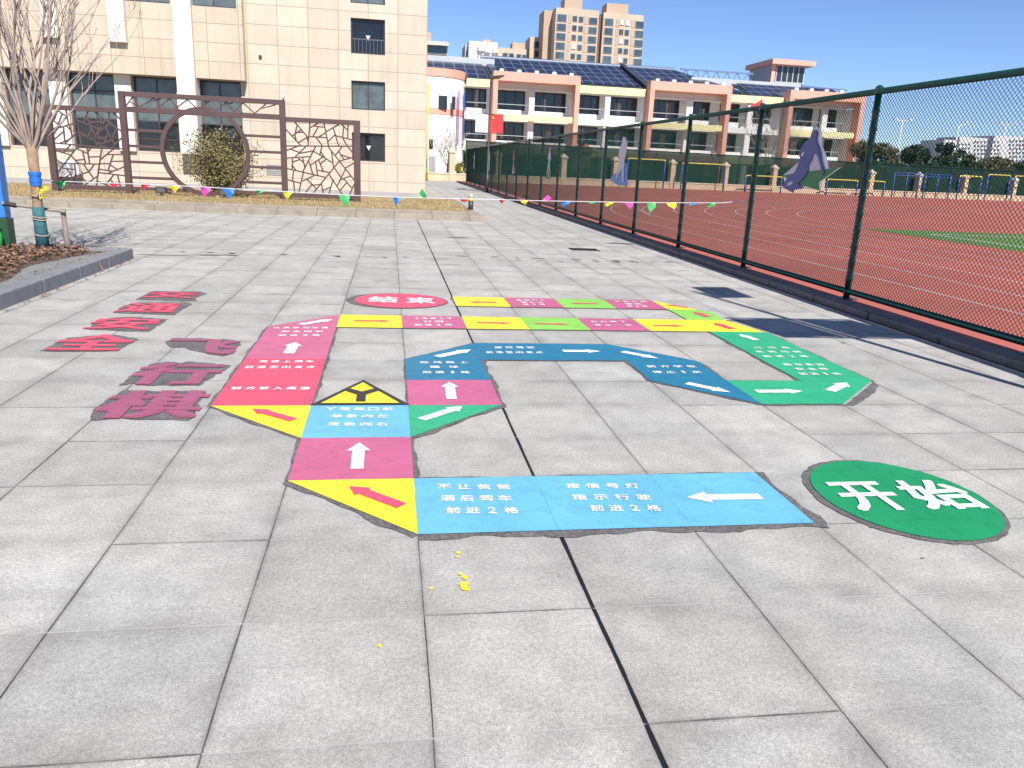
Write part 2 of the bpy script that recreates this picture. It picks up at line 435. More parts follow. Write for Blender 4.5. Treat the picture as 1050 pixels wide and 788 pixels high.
# ------------------------------------------------------------------ painted game
C = dict(cyan=(.145, .45, .70), pink=(.53, .125, .235), red=(.70, .08, .15), yellow=(.84, .72, .04), green=(.035, .40, .20), disc=(.015, .28, .105), lime=(.27, .60, .09), blue=(.022, .185, .305), purple=(.34, .09, .17), white=(.86, .86, .84), black=(.03, .03, .035))
P = {k: paint('paint_'+k, v) for k, v in C.items()}
def resid():
    s = NT('primer_residue'); f = s.mr(s.noise(70, 4, .7), .3, .7, .45, 1.7)
    f = s.math('MULTIPLY', f, s.mr(s.noise(6, 4), .3, .7, .75, 1.25))
    s.l(s.scalecol((.115, .11, .107), f), s.b.inputs['Base Color']); s.b.inputs['Roughness'].default_value = .85
    s.bump(s.noise(160, 3), .4, .004); return s.m
RES = resid()
def gw(i, j, z): return (i*TS, j*TS, z)
def jag(pts, step=.05, amp=.008, z=Z1):
    out = []
    for a, b in zip(pts, pts[1:]+pts[:1]):
        a, b = Vector(a), Vector(b); n = max(1, int((b-a).length/step)); d = (b-a)
        nn = Vector((-d.y, d.x, 0)).normalized() if d.length else Vector()
        for k in range(n): out.append(a + d*(k/n) + nn*random.uniform(-amp, amp))
    return [(p.x, p.y, z) for p in out]
BZ = [0]
def band(mb, pts, w, side=1):
    """ragged strip of old primer that shows along a painted edge"""
    L = [Vector(p) for p in pts]
    for a, b in zip(L[:-1], L[1:]):
        BZ[0] = (BZ[0]+1) % 9; Z1 = .0035+.0003*BZ[0]
        d = b-a; n = Vector((-d.y, d.x, 0)).normalized()*side; k = max(2, int(d.length/.035))
        ws = [max(.003, w*random.uniform(.88, 1.12)*(1+.35*math.sin(i*.33+a.x*5)+.2*math.sin(i*.9+a.y*7))) for i in range(k+1)]
        for i in range(k):
            p, q = a+d*(i/k), a+d*((i+1)/k)
            mb.poly([(*(p-n*.02).xy, Z1), (*(q-n*.02).xy, Z1), (*(q+n*ws[i+1]).xy, Z1), (*(p+n*ws[i]).xy, Z1)])
def arrow(parent, color, a, b, w=.07, hw=.15, hl=.16):
    A, B = gp(*a), gp(*b); t = (B-A).normalized(); n = Vector((-t.y, t.x, 0)); w *= .86; hw *= .74; hl *= .72; H = B - t*hl
    pts = [A+n*w/2, A-n*w/2, H-n*w/2, H-n*hw/2, B, H+n*hw/2, H+n*w/2]
    return lab(MB().poly([(p.x, p.y, Z3) for p in reversed(pts)]).build('arrow', P[color], parent), color+' arrow painted flat')
def cell(parent, color, pts, label, lines=(), arrows=(), name='game_square'):
    o = MB().poly([gw(i, j, Z2) for i, j in pts]).build(name, P[color], parent); lab(o, label)
    if lines:
        mb = MB()
        for (tx, l, r, y, *h) in lines: line_px(mb, tx, l, r, y, h[0] if h else .075)
        lab(mb.build('lettering', P['white'], o), 'white Chinese lettering')
    for (c, a, b, *q) in arrows: arrow(o, c, a, b, *q)
    return o
game = thing('painted_game_path', 'winding path of coloured squares with arrows and lettering painted on the grey paving', 'floor painting', (0, 1.2, 0))
cell(game, 'cyan', [(0, 2), (2.97, 2), (2.96, 3), (0, 3)], 'long light blue strip with two blocks of lettering',
     [('不让爸爸', 448, 522.7, 501.6), ('酒后驾车', 452, 524.7, 513.4, .078), ('前进2格', 457.3, 531.3, 526, .08), ('按信号灯', 580, 654.7, 500.7), ('指示行驶', 586, 667, 512.4, .078), ('前进2格', 604.7, 676.7, 523.6, .08)],
     [('white', (780, 511.5), (704, 512.5), .072, .17, .15)])
cell(game, 'yellow', [(-1, 3), (0, 2), (0, 3)], 'yellow corner triangle with a red arrow', (), [('red', (412, 521), (358, 501), .075, .15, .13)])
cell(game, 'pink', [(-1, 3), (0, 3), (0, 4), (-1, 4)], 'pink square with a white arrow pointing ahead', (), [('white', (366, 483), (368.5, 456), .075, .17, .17)])
cell(game, 'cyan', [(-1, 4), (0, 4), (0, 5), (-1, 5)], 'light blue square with three lines of lettering', [('Y型路口前', 333.6, 402.8, 421.5), ('单数向左', 339.4, 398, 428.9), ('双数向右', 336.2, 397.6, 437.2)])
ysign = cell(game, 'black', [(-1.02, 5.008), (.02, 5.008), (-.5, 6.0)], 'black bordered triangle sign', name='fork_sign')
MB().poly([(-.91*TS, 5.06*TS, Z3), (-.09*TS, 5.06*TS, Z3), (-.5*TS, 5.87*TS, Z3)]).build('sign_face', P['yellow'], ysign)
ym = MB(); c0 = (-.5, 5.22)
for pts in ([(-.55, 5.10), (-.45, 5.10), (-.45, 5.36), (-.55, 5.36)], [(-.55, 5.36), (-.5, 5.36), (-.5, 5.47), (-.64, 5.60), (-.72, 5.55)], [(-.5, 5.36), (-.45, 5.36), (-.28, 5.55), (-.36, 5.60), (-.5, 5.47)]):
    ym.poly([gw(i, j, .016) for i, j in pts])
ym.build('fork_symbol', P['black'], ysign)
cell(game, 'yellow', [(-2, 5), (-1, 4), (-1, 5)], 'yellow triangle leading left with a red arrow', (), [('red', (301, 432.5), (259, 421), .075, .15, .14)])
cell(game, 'green', [(0, 4), (1, 5), (0, 5)], 'green triangle leading right with a white arrow', (), [('white', (432, 432), (474, 418.5), .075, .16, .14)])
cell(game, 'pink', [(0, 5), (1, 5), (1, 6), (0, 6)], 'pink square with a white arrow beside the fork', (), [('white', (463, 411), (460.5, 393.5), .08, .17, .17)])
cell(game, 'blue', [(0, 6), (1, 6), (1, 7), (1, 8), (0, 7)], 'dark blue corner square with three lines of lettering', [('在马路上', 430.2, 479.8, 373.3, .08), ('踢球', 441, 470, 378, .08), ('后退1格', 433, 481.7, 383.5, .08)], [('white', (448, 367.3), (483, 360), .09, .17, .17)])
cell(game, 'blue', [(1, 7), (3, 7), (3, 8), (1, 8)], 'dark blue strip with two lines of lettering', [('疲劳驾驶', 506.7, 547.8, 357.9, .085), ('后退至出发点', 498, 556.4, 362.9, .085)], [('white', (577, 361.3), (616, 361.7), .085, .17, .17)])
cell(game, 'blue', [(3, 6), (4, 5), (4, 7), (3, 8)], 'dark blue slanted square with two lines of lettering', [('前方学校', 662.9, 713, 377.4, .085), ('停止1次', 668.9, 718.6, 383.2, .085)], [('white', (638, 362), (675, 369), .085, .17, .17), ('white', (704, 394.5), (749, 404), .085, .17, .17)])
cell(game, 'green', [(4, 5), (5, 5), (6, 6), (6, 9), (5, 9), (5, 6), (4, 6)], 'green corner strip with two blocks of lettering', [('过马路', 773, 809, 358, .085), ('走斑马线', 774.3, 820.6, 362.2, .085), ('前进2格', 782.3, 828, 366.9, .085), ('乘车系好', 802.9, 845, 375.5, .085), ('安全带', 814.9, 848.6, 380, .085), ('前进1格', 818.9, 861.7, 385, .085)],
     [('white', (776, 350), (757, 344), .09, .17, .18), ('white', (775, 403), (823, 402.7), .085, .17, .17), ('white', (851, 402.5), (868, 394), .09, .18, .17)])
cell(game, 'red', [(-2, 5), (-1, 5), (-1, 7), (-2, 7)], 'red strip with three lines of lettering', [('前方驶入高速', 237.4, 318, 400, .085), ('高速上倒车', 266, 322, 372.4, .085), ('后退至出发点', 251, 323, 378.2, .085)])
cell(game, 'pink', [(-2, 7), (-1, 7), (-1, 10), (-2, 9)], 'pink strip with lettering and two white arrows', [('认真学习交通', 280.3, 336.3, 337.6, .09), ('安全知识', 288.3, 331, 341.5, .09), ('前进3格', 285.4, 328.3, 345.3, .09)], [('white', (296, 364), (303, 352.4), .1, .2, .2), ('white', (308, 334), (341, 328.8), .09, .17, .17)])
cell(game, 'yellow', [(-1, 9), (0, 9), (0, 10), (-1, 10)], 'yellow square with a red arrow, first of the straight row', (), [('red', (363, 330.2), (402, 330.5), .055, .12, .15)])
cell(game, 'pink', [(0, 9), (1, 9), (1, 10), (0, 10)], 'pink square with three lines of lettering', [('上学路上不', 424.3, 463.7, 327.9, .1), ('打闹', 434, 454.6, 331.2, .1), ('前进2格', 424.9, 463.7, 334.5, .1)])
cell(game, 'yellow', [(1, 9), (2, 9), (2, 10), (1, 10)], 'yellow square with a red arrow, middle of the straight row', (), [('red', (489, 332), (525, 332.8), .055, .12, .15)])
cell(game, 'lime', [(2, 9), (3, 9), (3, 10), (2, 10)], 'lime square with a red arrow in the straight row', (), [('red', (549, 333), (584, 333.8), .055, .12, .15)])
cell(game, 'pink', [(3, 9), (4, 9), (4, 10), (3, 10)], 'pink square with two lines of lettering', [('红灯亮了', 605.7, 641.8, 331.2, .1), ('停止一次', 609, 647.6, 334.7, .1)])
cell(game, 'yellow', [(4, 9), (5.98, 9), (5.7, 10), (4, 10)], 'long yellow strip with two red arrows', (), [('red', (670, 335), (702, 335.5), .055, .12, .15), ('red', (751, 338.5), (732, 332.3), .1, .18, .17)])
cell(game, 'lime', [(5, 10), (5.7, 10), (5.78, 10.7), (5.6, 11), (5, 11)], 'lime corner square with a red arrow', (), [('red', (726, 326), (711, 321), .1, .18, .17)])
cell(game, 'yellow', [(5, 11), (5.6, 11), (5, 12)], 'yellow corner triangle with a thin red arrow', (), [('red', (706, 316.4), (682, 313.4), .06, .13, .15)])
cell(game, 'pink', [(4, 11), (5, 11), (5, 12), (4, 12)], 'pink square with lettering near the far corner', [('不系头盔', 629.8, 662.3, 310.5, .11), ('骑车', 640.8, 658, 312.9, .11), ('退1格', 642.4, 663.8, 315.2, .11)])
cell(game, 'lime', [(3, 11), (4, 11), (4, 12), (3, 12)], 'lime square with a red arrow in the far row', (), [('red', (613, 312.5), (584, 312), .06, .13, .15)])
cell(game, 'pink', [(2, 11), (3, 11), (3, 12), (2, 12)], 'pink square with lettering in the far row', [('遇到行人', 529, 559, 309, .11), ('要礼让', 534.3, 557, 311.2, .11), ('进1格', 536, 559, 313.5, .11)])
cell(game, 'yellow', [(1, 11), (2, 11), (2, 12), (1, 12)], 'yellow square with a red arrow at the end of the path', (), [('red', (509, 311.2), (480, 310.8), .06, .13, .15)])
rb = MB()
def B(pts, w, side): band(rb, [(i*TS, j*TS, 0) for i, j in pts], w, side)
B([(0, 3), (2.98, 3)], .016, 1); B([(2.96, 3.02), (2.97, 2)], .045, 1); B([(3.05, 2), (0, 2)], .042, 1)
B([(0, 2), (-1, 3)], .03, 1); B([(-1, 3), (-1, 4)], .015, 1); B([(-1, 4), (-2, 5)], .022, 1); B([(0, 4), (1, 5)], .03, -1); B([(0, 3), (0, 4)], .022, -1)
B([(-2, 5), (-2, 9)], .02, 1); B([(-2, 9), (-1, 10)], .012, 1); B([(-1, 5), (-1, 9)], .018, -1)
B([(1, 5), (1, 7)], .028, -1); B([(0, 5), (0, 7)], .012, 1); B([(0, 7), (1, 8)], .014, 1); B([(1, 8), (3, 8)], .01, 1); B([(1, 7), (3, 7)], .012, -1)
B([(3, 8), (4, 7)], .012, 1); B([(4, 7), (4, 6)], .022, 1); B([(4, 6), (5, 6)], .018, 1); B([(5, 6), (5, 9)], .02, 1); B([(6, 9), (6, 6)], .02, 1)
rb.poly(jag([gw(i, j, 0) for i, j in [(6.03, 6.0), (5.0, 4.97), (5.12, 4.95), (5.42, 5.22), (5.72, 5.5), (5.95, 5.78)]], .06, .006)); B([(5, 5), (4, 5)], .018, 1); B([(4, 5), (3, 6)], .02, 1); B([(3, 6), (3, 7)], .02, 1)
B([(-1, 10), (6, 10)], .012, 1); B([(6, 9), (-1, 9)], .014, 1); B([(1, 11), (1, 12)], .02, 1); B([(1, 12), (5, 12)], .01, 1); B([(5, 11), (1, 11)], .012, 1); B([(5, 12), (5.6, 11)], .012, 1)
lab(rb.build('primer_border', RES, game), 'ragged dark grey border of old primer')

def ellipse(cx, cy_, rx, ry, n=64): return [(cx+rx*math.cos(2*PI*k/n), cy_+ry*math.sin(2*PI*k/n)) for k in range(n)]
st = thing('painted_start_disc', 'big green disc lettered in white at the right end of the light blue strip', 'floor painting', (2.39, 1.47, 0))
MB().poly([(x, y, Z2) for x, y in ellipse(2.395, 1.465, .415, .475)]).build('disc', P['disc'], st)
MB().poly(jag([(x, y, 0) for x, y in ellipse(2.383, 1.462, .442, .502, 72)], .03, .006)).build('primer_border', RES, st)
mb = MB()
for ch, (x0, x1, y0, y1) in (('开', (2.07, 2.37, 1.30, 1.64)), ('始', (2.43, 2.77, 1.295, 1.645))):
    put_glyph(mb, ch, lambda a, b: (x0+(x1-x0)*a, y0+(y1-y0)*b, Z3), .03)
lab(mb.build('lettering', P['white'], st), 'bold white characters')
en = thing('painted_finish_disc', 'red disc lettered in white beyond the upper left of the path', 'floor painting', (0, 6.9, 0))
MB().poly([(x, y, Z2) for x, y in ellipse(.005, 6.89, .505, .46)]).build('disc', P['red'], en)
MB().poly(jag([(x, y, 0) for x, y in ellipse(-.03, 6.895, .56, .49, 72)], .03, .008)).build('primer_border', RES, en)
mb = MB()
for ch, (x0, x1, y0, y1) in (('结', (-.35, -.03, 6.72, 7.08)), ('束', (.06, .38, 6.70, 7.06))):
    put_glyph(mb, ch, lambda a, b: (x0+(x1-x0)*a, y0+(y1-y0)*b, Z3), .03)
lab(mb.build('lettering', P['white'], en), 'bold white characters')
# the title, one thing per character, each on its own patch of primer
def title(ch, box, color, label, blob, group, bold=.035):
    x0, x1, y0, y1 = box
    t = thing('painted_character', label, 'floor lettering', ((x0+x1)/2, y0, 0), group)
    mb = MB(); put_glyph(mb, ch, lambda a, b: (x0+(x1-x0)*a, y0+(y1-y0)*b, Z2), bold); mb.build('stroke', P[color], t)
    MB().poly(jag([(*gp(*p).xy, 0) for p in blob], .04, .012)).build('primer_patch', RES, t)
G1, G2 = 'red title characters', 'purple title characters'
title('交', (-2.70, -2.16, 6.79, 7.20), 'red', 'red character with crossing legs, farthest of the red title column', [(139, 307.5), (150, 302), (157, 299), (205, 299.5), (213, 301.5), (200, 306), (203, 308.5), (190, 309.5)], G1)
title('通', (-2.70, -2.16, 5.98, 6.46), 'red', 'red boxy character, second from the far end of the red column', [(116, 321.5), (126, 314), (141, 310.8), (192, 310.6), (196, 312.5), (182, 321.5), (180, 323.5)], G1)
title('安', (-2.72, -2.16, 5.20, 5.70), 'red', 'red character with a roof stroke, second nearest of the red column', [(90, 338.5), (98, 331), (112, 327), (135, 325), (172, 328), (158, 337), (152, 340.5), (125, 340)], G1)
title('全', (-2.72, -2.15, 4.42, 4.98), 'red', 'red character with a pointed top, nearest of the red title column', [(40, 360.5), (52, 355), (60, 351), (70, 347), (96, 345), (118, 344), (143, 348.5), (128, 355), (122, 360.5), (95, 361.5)], G1)
title('飞', (-1.89, -1.31, 4.32, 4.84), 'purple', 'purple character with open strokes, farthest of the purple title column', [(170, 351), (176, 347.3), (205, 347.6), (240, 349), (246, 354), (236, 363), (228, 366), (200, 361), (190, 357), (174, 356.5)], G2, .045)
title('行', (-1.87, -1.29, 3.47, 4.04), 'purple', 'purple character of two halves, middle of the purple title column', [(122, 396), (137, 384), (156, 373.5), (172, 371.5), (185, 373), (193, 371), (213, 372.5), (238, 375.5), (216, 388), (204, 396), (150, 396), (136, 394)], G2, .045)
title('棋', (-1.84, -1.24, 2.76, 3.33), 'purple', 'biggest purple character, nearest of the purple title column', [(91, 432), (94, 421), (108, 411), (126, 401), (150, 401.5), (180, 402), (213, 402), (205, 412), (200, 424), (193, 432), (150, 431), (120, 430)], G2, .045)
# splashes and stains
sp = MB()
for (px, py, r) in [(475, 602, .018), (478, 605, .014), (472, 590, .009), (470, 568, .01), (477, 594, .012), (442, 605, .008), (468, 572, .006), (479, 600, .007), (389, 664, .007)]:
    c = gp(px, py); sp.poly([(c.x+r*random.uniform(.6, 1.4)*math.cos(g), c.y+1.3*r*random.uniform(.6, 1.4)*math.sin(g), Z1+px*2e-6+py*3e-6) for g in [2*PI*k/9 for k in range(9)]])
setting(sp.build('yellow_paint_drips', P['yellow']), 'stuff')
sp = MB()
for (px, w, d) in [(473, .25, .05), (508, .16, .04), (530, .08, .03), (551, .22, .05), (591, .14, .05), (610, .1, .04), (631, .16, .05), (647, .12, .03), (685, .12, .03), (167, .9, .03), (215, .35, .08), (237, .3, .06)]:
    c = gp(px, 263+(px-473)*.03 if px > 400 else 262); x0 = c.x; n = 10
    sp.poly([(x0 + w/2*math.cos(2*PI*k/n)*random.uniform(.7, 1.2), c.y + d*math.sin(2*PI*k/n)*random.uniform(.6, 1.3), Z1) for k in range(n)])
for (px, py, r) in [(893, 541.5, .011), (946, 573, .010), (865, 352, .03), (470, 244, .25), (637, 250, .35)]:
    c = gp(px, py); n = 12
    sp.poly([(c.x+r*random.uniform(.6, 1.4)*math.cos(2*PI*k/n), c.y+r*.5*random.uniform(.6, 1.4)*math.sin(2*PI*k/n), Z1) for k in range(n)])
setting(sp.build('paving_stains', RES), 'stuff')
c = gp(599, 256.5); gt = thing('drain_grate', 'small dark slotted drain grate set in the far paving', 'drain grate', (c.x, c.y, 0))
iron = pm('cast_iron', (.03, .03, .032), .6, .2, 20, metal=.3)
MB().box(c.x-.27, c.x+.27, c.y-.15, c.y+.15, .003, .006).build('pit', pm('drain_dark', (.01, .01, .01), .9), gt)
fm = MB()
for k in range(9): fm.box(c.x-.25+k*.06, c.x-.23+k*.06, c.y-.14, c.y+.14, .0075, .014)
for d in (-.15, .13): fm.box(c.x-.28, c.x+.28, c.y+d, c.y+d+.02, .007, .016)
fm.build('grating', iron, gt)

# ------------------------------------------------------------------ chain link fence
FX = 5.6; FY0, FDY, FN = 7.30, 3.04, 18; F_TOP = 2.53
fg = pm('fence_green', (.007, .045, .036), .38, .2, 12)
wireM = pm('fence_wire', (.005, .055, .038), .75, .2, 3, spec=.15)
fence = thing('chain_link_fence', 'long dark green chain link fence with round posts beside the red running track', 'fence', (FX, 30, ZT))
ys = [FY0+FDY*k for k in range(-3, FN)]
MB().tube([(FX, ys[0], F_TOP), (FX, ys[-1], F_TOP)], .038, 10).build('top_rail', fg, fence, True)
MB().tube([(FX, ys[0], .155), (FX, ys[-1], .155)], .037, 10).build('bottom_rail', fg, fence, True)
for yv in ys:
    pz = [(ZT, .04)]
    for k in range(11): pz += [(.29+k*.2, .04), (.297+k*.2, .046), (.328+k*.2, .046), (.335+k*.2, .04)]
    pz.append((F_TOP+.03, .04))
    po = MB().tube([(FX, yv, z) for z, r in pz], [r for z, r in pz], 12).build('post', fg, fence, True)
    MB().tube([(FX, yv, F_TOP+.03), (FX, yv, F_TOP+.05), (FX, yv, F_TOP+.07)], [.047, .045, .02], 12).build('post_cap', fg, po)
    for z in (F_TOP, .155): MB().box(FX-.05, FX+.05, yv-.035, yv+.035, z-.03, z+.03).build('clamp', fg, po)
    MB().box(FX-.1, FX+.1, yv-.1, yv+.1, ZT+.001, ZT+.012).build('base_plate', fg, po)
def wires(mb, ya, yb, za, zb, pitch, r):
    W, H = yb-ya, zb-za
    for sgn in (1, -1):
        k = -int(H/pitch)-1
        while k*pitch < W:
            y0, z0 = k*pitch, 0.0; y1, z1 = k*pitch+H*1.08, H
            if y0 < 0: z0 += -y0/1.08; y0 = 0
            if y1 > W: z1 -= (y1-W)/1.08; y1 = W
            k += 1
            if z1-z0 < .01: continue
            if sgn < 0: p, q = (W-y0, z0), (W-y1, z1)
            else: p, q = (y0, z0), (y1, z1)
            a = Vector((FX+sgn*.003, ya+p[0], za+p[1])); b = Vector((FX+sgn*.003, ya+q[0], za+q[1]))
            t = (b-a).normalized(); n1 = Vector((1, 0, 0)); n2 = t.cross(n1); i = len(mb.v)
            for c in (a, b):
                for g in (0, 2*PI/3, 4*PI/3): mb.v.append(tuple(c + (n1*math.cos(g)+n2*math.sin(g))*r))
            mb.f += [(i, i+1, i+4, i+3), (i+1, i+2, i+5, i+4), (i+2, i, i+3, i+5)]
for ya, yb in zip(ys[:-1], ys[1:]):
    mb = MB(); wires(mb, ya+.045, yb-.045, .18, F_TOP-.03, .056, .0032); mb.build('mesh_panel', wireM, fence)

# flat athlete cut-outs hung on the fence
CB = pm('cutout_blue', (.08, .09, .29), .5, .08, 4); CG = pm('cutout_green', (.03, .2, .07), .5, .08, 4)
CL = pm('cutout_lilac', (.58, .52, .62), .5, .08, 4); CS = pm('cutout_skyblue', (.09, .25, .58), .5, .1, 4); CW = pm('cutout_board', (.86, .85, .84), .6, .08, 4)
def sheetpart(t, name, mat, pts, x, th, label=None):
    o = MB().prism([(x, p.y, p.z) for p in pts], (-th, 0, 0)).build(name, mat, t)
    if label: o['label'] = label
    return o
fp = lambda L, ox, oy, k: [atx(ox+x/k, oy+y/k, FX-.05) for x, y in L]
CUTG = 'athlete cut-outs along the fence'
t = thing('athlete_cutout', 'blue footballer silhouette on a green and lilac triangle, nearest cut-out on the fence', 'cutout sign', (FX-.06, 8.5, .6), CUTG)
body = [(500,116),(518,126),(523,160),(512,208),(520,240),(537,275),(550,330),(560,400),(580,470),(582,512),(570,527),(560,480),(545,420),(525,350),(505,325),(485,345),(470,390),(440,440),(442,480),(425,515),(390,560),(350,600),(370,625),(392,630),(392,645),(350,652),(312,655),(307,682),(270,665),(220,640),(215,612),(240,570),(275,535),(320,500),(345,450),(358,400),(370,375),(360,345),(362,310),(385,270),(410,235),(445,212),(465,203),(468,160),(482,126)]
off = [(x+(16 if x > 500 else 10), y-8) for x, y in body]
sheetpart(t, 'backing_board', CW, fp([(508,96),(538,110),(544,160),(542,240),(562,290),(585,350),(608,465),(720,452),(600,540),(545,575),(532,662),(420,640),(300,600),(215,590),(205,525),(360,390),(365,300),(405,225),(452,195),(462,150),(480,112)], 780, 120, 8.76), FX-.04, .012)
sheetpart(t, 'lilac_triangle', CL, fp([(208,525),(372,392),(440,392),(500,318),(545,385),(575,470),(440,492)], 780, 120, 8.76), FX-.054, .008)
sheetpart(t, 'green_triangle', CG, fp([(206,528),(330,508),(440,494),(712,453),(595,536),(522,590),(530,662),(400,622),(330,600),(270,578)], 780, 120, 8.76), FX-.056, .008)
sheetpart(t, 'figure', CB, fp(body, 780, 120, 8.76), FX-.066, .012)
sheetpart(t, 'arm_gap', CW, fp([(384,345),(398,322),(405,316),(404,335),(392,355)], 780, 120, 8.76), FX-.079, .004)
sheetpart(t, 'leg_gap', CL, fp([(250,620),(268,590),(300,578),(308,590),(285,615)], 780, 120, 8.76), FX-.079, .004)
t = thing('athlete_cutout', 'lilac runner cut-out on a blue base, second nearest on the fence', 'cutout sign', (FX-.06, 16, .6), CUTG)
f2 = [(225,118),(250,124),(256,150),(272,172),(270,215),(258,260),(262,300),(244,345),(236,400),(232,470),(228,640),(215,655),(210,560),(205,470),(190,520),(165,560),(152,615),(146,575),(150,520),(172,450),(180,380),(172,330),(184,250),(205,205),(214,160)]
sheetpart(t, 'base_panel', CS, fp([(70,605),(100,560),(160,505),(175,470),(235,410),(255,430),(270,680),(215,682),(130,665)], 620, 130, 11.25), FX-.05, .01)
sheetpart(t, 'figure', CL, fp(f2, 620, 130, 11.25), FX-.064, .012)
def small_cut(px, ytop, ybot, wpx, mf, mbm, lb):
    """a leaping figure on a triangular base, drawn in its own plane on the fence"""
    a = atx(px, (ytop+ybot)/2, FX-.05); zt = atx(px, ytop, FX-.05).z; zb = atx(px, ybot, FX-.05).z; H = zt-zb; Wd = H*.8
    fig = [(.5,1),(.58,.97),(.57,.88),(.66,.82),(.84,.62),(.8,.58),(.64,.7),(.62,.5),(.72,.28),(.7,.05),(.62,.05),(.62,.25),(.5,.45),(.38,.3),(.2,.1),(.14,.16),(.3,.38),(.42,.55),(.42,.7),(.24,.6),(.2,.65),(.4,.83),(.45,.87),(.43,.96)]
    t = thing('athlete_cutout', lb, 'cutout sign', (FX-.06, a.y, zb), CUTG)
    mapp = lambda L: [Vector((0, a.y+(.5-u)*Wd, zb+v*H)) for u, v in L]
    sheetpart(t, 'base_panel', mbm, mapp([(.05,.02),(.95,.06),(.72,.36),(.5,.42),(.22,.3)]), FX-.05, .01)
    sheetpart(t, 'figure', mf, mapp(fig), FX-.064, .012)
small_cut(563.5, 151, 184, 9, CL, CG, 'lilac athlete cut-out with a green base, third from the camera on the fence')
small_cut(527, 154, 179, 3, pm('cutout_red', (.35, .09, .12), .5), CL, 'reddish athlete cut-out on the fence, fourth from the camera')
small_cut(502, 155, 176, 3, CL, CS, 'pale athlete cut-out low on the fence beside the street lamp')
small_cut(486.5, 156, 174, 2, CL, CG, 'farthest pale athlete cut-out at the fence end')

# ------------------------------------------------------------------ street lamps with banners
steel = pm('lamp_steel', (.045, .045, .05), .45, .15, 8); white = pm('white_paint', (.72, .71, .69), .55, .06, 3)
def lamp(x, y, label, c1, c2):
    t = thing('street_lamp', label, 'street lamp', (x, y, 0), 'banner lamps beside the fence')
    MB().tube([(x, y, 0), (x, y, .9), (x, y, .92), (x, y, 5.95)], [.075, .075, .05, .035], 12).build('pole', steel, t, True)
    MB().box(x-.105, x+.105, y-.105, y+.105, 0, .02).build('base_plate', steel, t)
    MB().bar((x, y, 5.78), (x+.5, y, 5.84), .05).build('arm', steel, t)
    MB().prism([(x+.1, y-.42, 5.86), (x+.66, y-.42, 5.93), (x+.66, y+.42, 5.93), (x+.1, y+.42, 5.86)], (0, 0, .06)).build('lamp_head', steel, t, bevel=.01)
    br = MB()
    for z in (3.08, 4.06): br.bar((x-.76, y, z), (x+.76, y, z), .025)
    br.build('banner_bracket', steel, t)
    for sx, cm, n in ((-1, c1, 'white banner'), (1, c2, 'red banner')):
        mb = MB(); n0 = 8
        for i in range(n0+1):
            for j in range(2):
                u = i/n0; mb.v.append((x+sx*(.06+.68*u), y+.03*math.sin(u*5+j), 3.1+.94*j))
        mb.f = [(2*i, 2*i+2, 2*i+3, 2*i+1) for i in range(n0)]
        o = mb.build('banner', cm, t); o['label'] = n; md = o.modifiers.new('th', 'SOLIDIFY'); md.thickness = .006
        if sx > 0:
            st_ = MB(); cx_, cz_ = x+.2, 3.86
            pts = [(cx_+(.07 if k % 2 == 0 else .028)*math.sin(k*PI/5), y-.045, cz_+(.07 if k % 2 == 0 else .028)*math.cos(k*PI/5)) for k in range(10)]
            st_.prism(pts, (0, .008, 0)).build('star', P['yellow'], o)
redflag = pm('red_cloth', (.5, .045, .045), .8, .12, 4); wcloth = pm('white_cloth', (.62, .61, .6), .8, .15, 5)
lamp(5.07, 2.2, 'near lamp post beside the fence, its two banners shading the paving', wcloth, redflag)
lamp(5.1, 41.6, 'far dark lamp post with a red and a white banner by the fence', wcloth, redflag)

# ------------------------------------------------------------------ pennants between tree and fence
PC = {k: pm('pennant_'+k, v, .6, .12, 5) for k, v in dict(red=(.62, .03, .06), yellow=(.75, .68, .03), pink=(.75, .08, .38), blue=(.03, .2, .6), green=(.06, .42, .12), teal=(.05, .3, .3)).items()}
YS = 10.0
cordpx = [(33, 184), (60, 186), (90, 187.2), (124, 188.4), (170, 190), (212, 192.2), (250, 194.5), (290, 196.5), (350, 200), (408, 202.6), (440, 203.4), (480, 204.4), (520, 205.2), (560, 206.3), (604, 207), (640, 207.6), (690, 208.2), (740, 208.3)]
def cord_pt(px):
    for (a, b), (c, d) in zip(cordpx[:-1], cordpx[1:]):
        if px <= c: return aty(px, b+(d-b)*(px-a)/(c-a), YS + .3*max(0, (px-600)/140))
    return aty(*cordpx[-1], YS+.3)
pst = thing('pennant_string', 'white string of small coloured pennants stretched from the bare tree to the fence', 'bunting', (0, YS, .8))
MB().tube([cord_pt(x) for x in range(33, 741, 7)] + [(FX-.045, 10.34, 1.12)], .0055, 6).build('cord', pm('cord_grey', (.58, .56, .58), .7), pst)
pens = [(61, 'green', 14, 7), (118, 'red', 13, 4), (149, 'red', 10, 5), (177, 'yellow', 15, 7), (211, 'pink', 11, 9), (234, 'blue', 14, 10), (267, 'green', 11, 5), (295, 'yellow', 11, 10), (353, 'green', 12, 12), (408, 'blue', 10, 9), (434, 'green', 8, -9), (476, 'red', 9, 3), (515, 'red', 8, 4), (537, 'yellow', 9, 5), (560, 'pink', 9, -6), (581, 'blue', 10, 6), (605, 'green', 9, 2), (625, 'yellow', 10, 5), (645, 'pink', 10, 7), (668, 'green', 9, 10), (688, 'yellow', 10, 6), (709, 'blue', 8, 3), (730, 'green', 8, 5), (743, 'teal', 7, 4)]
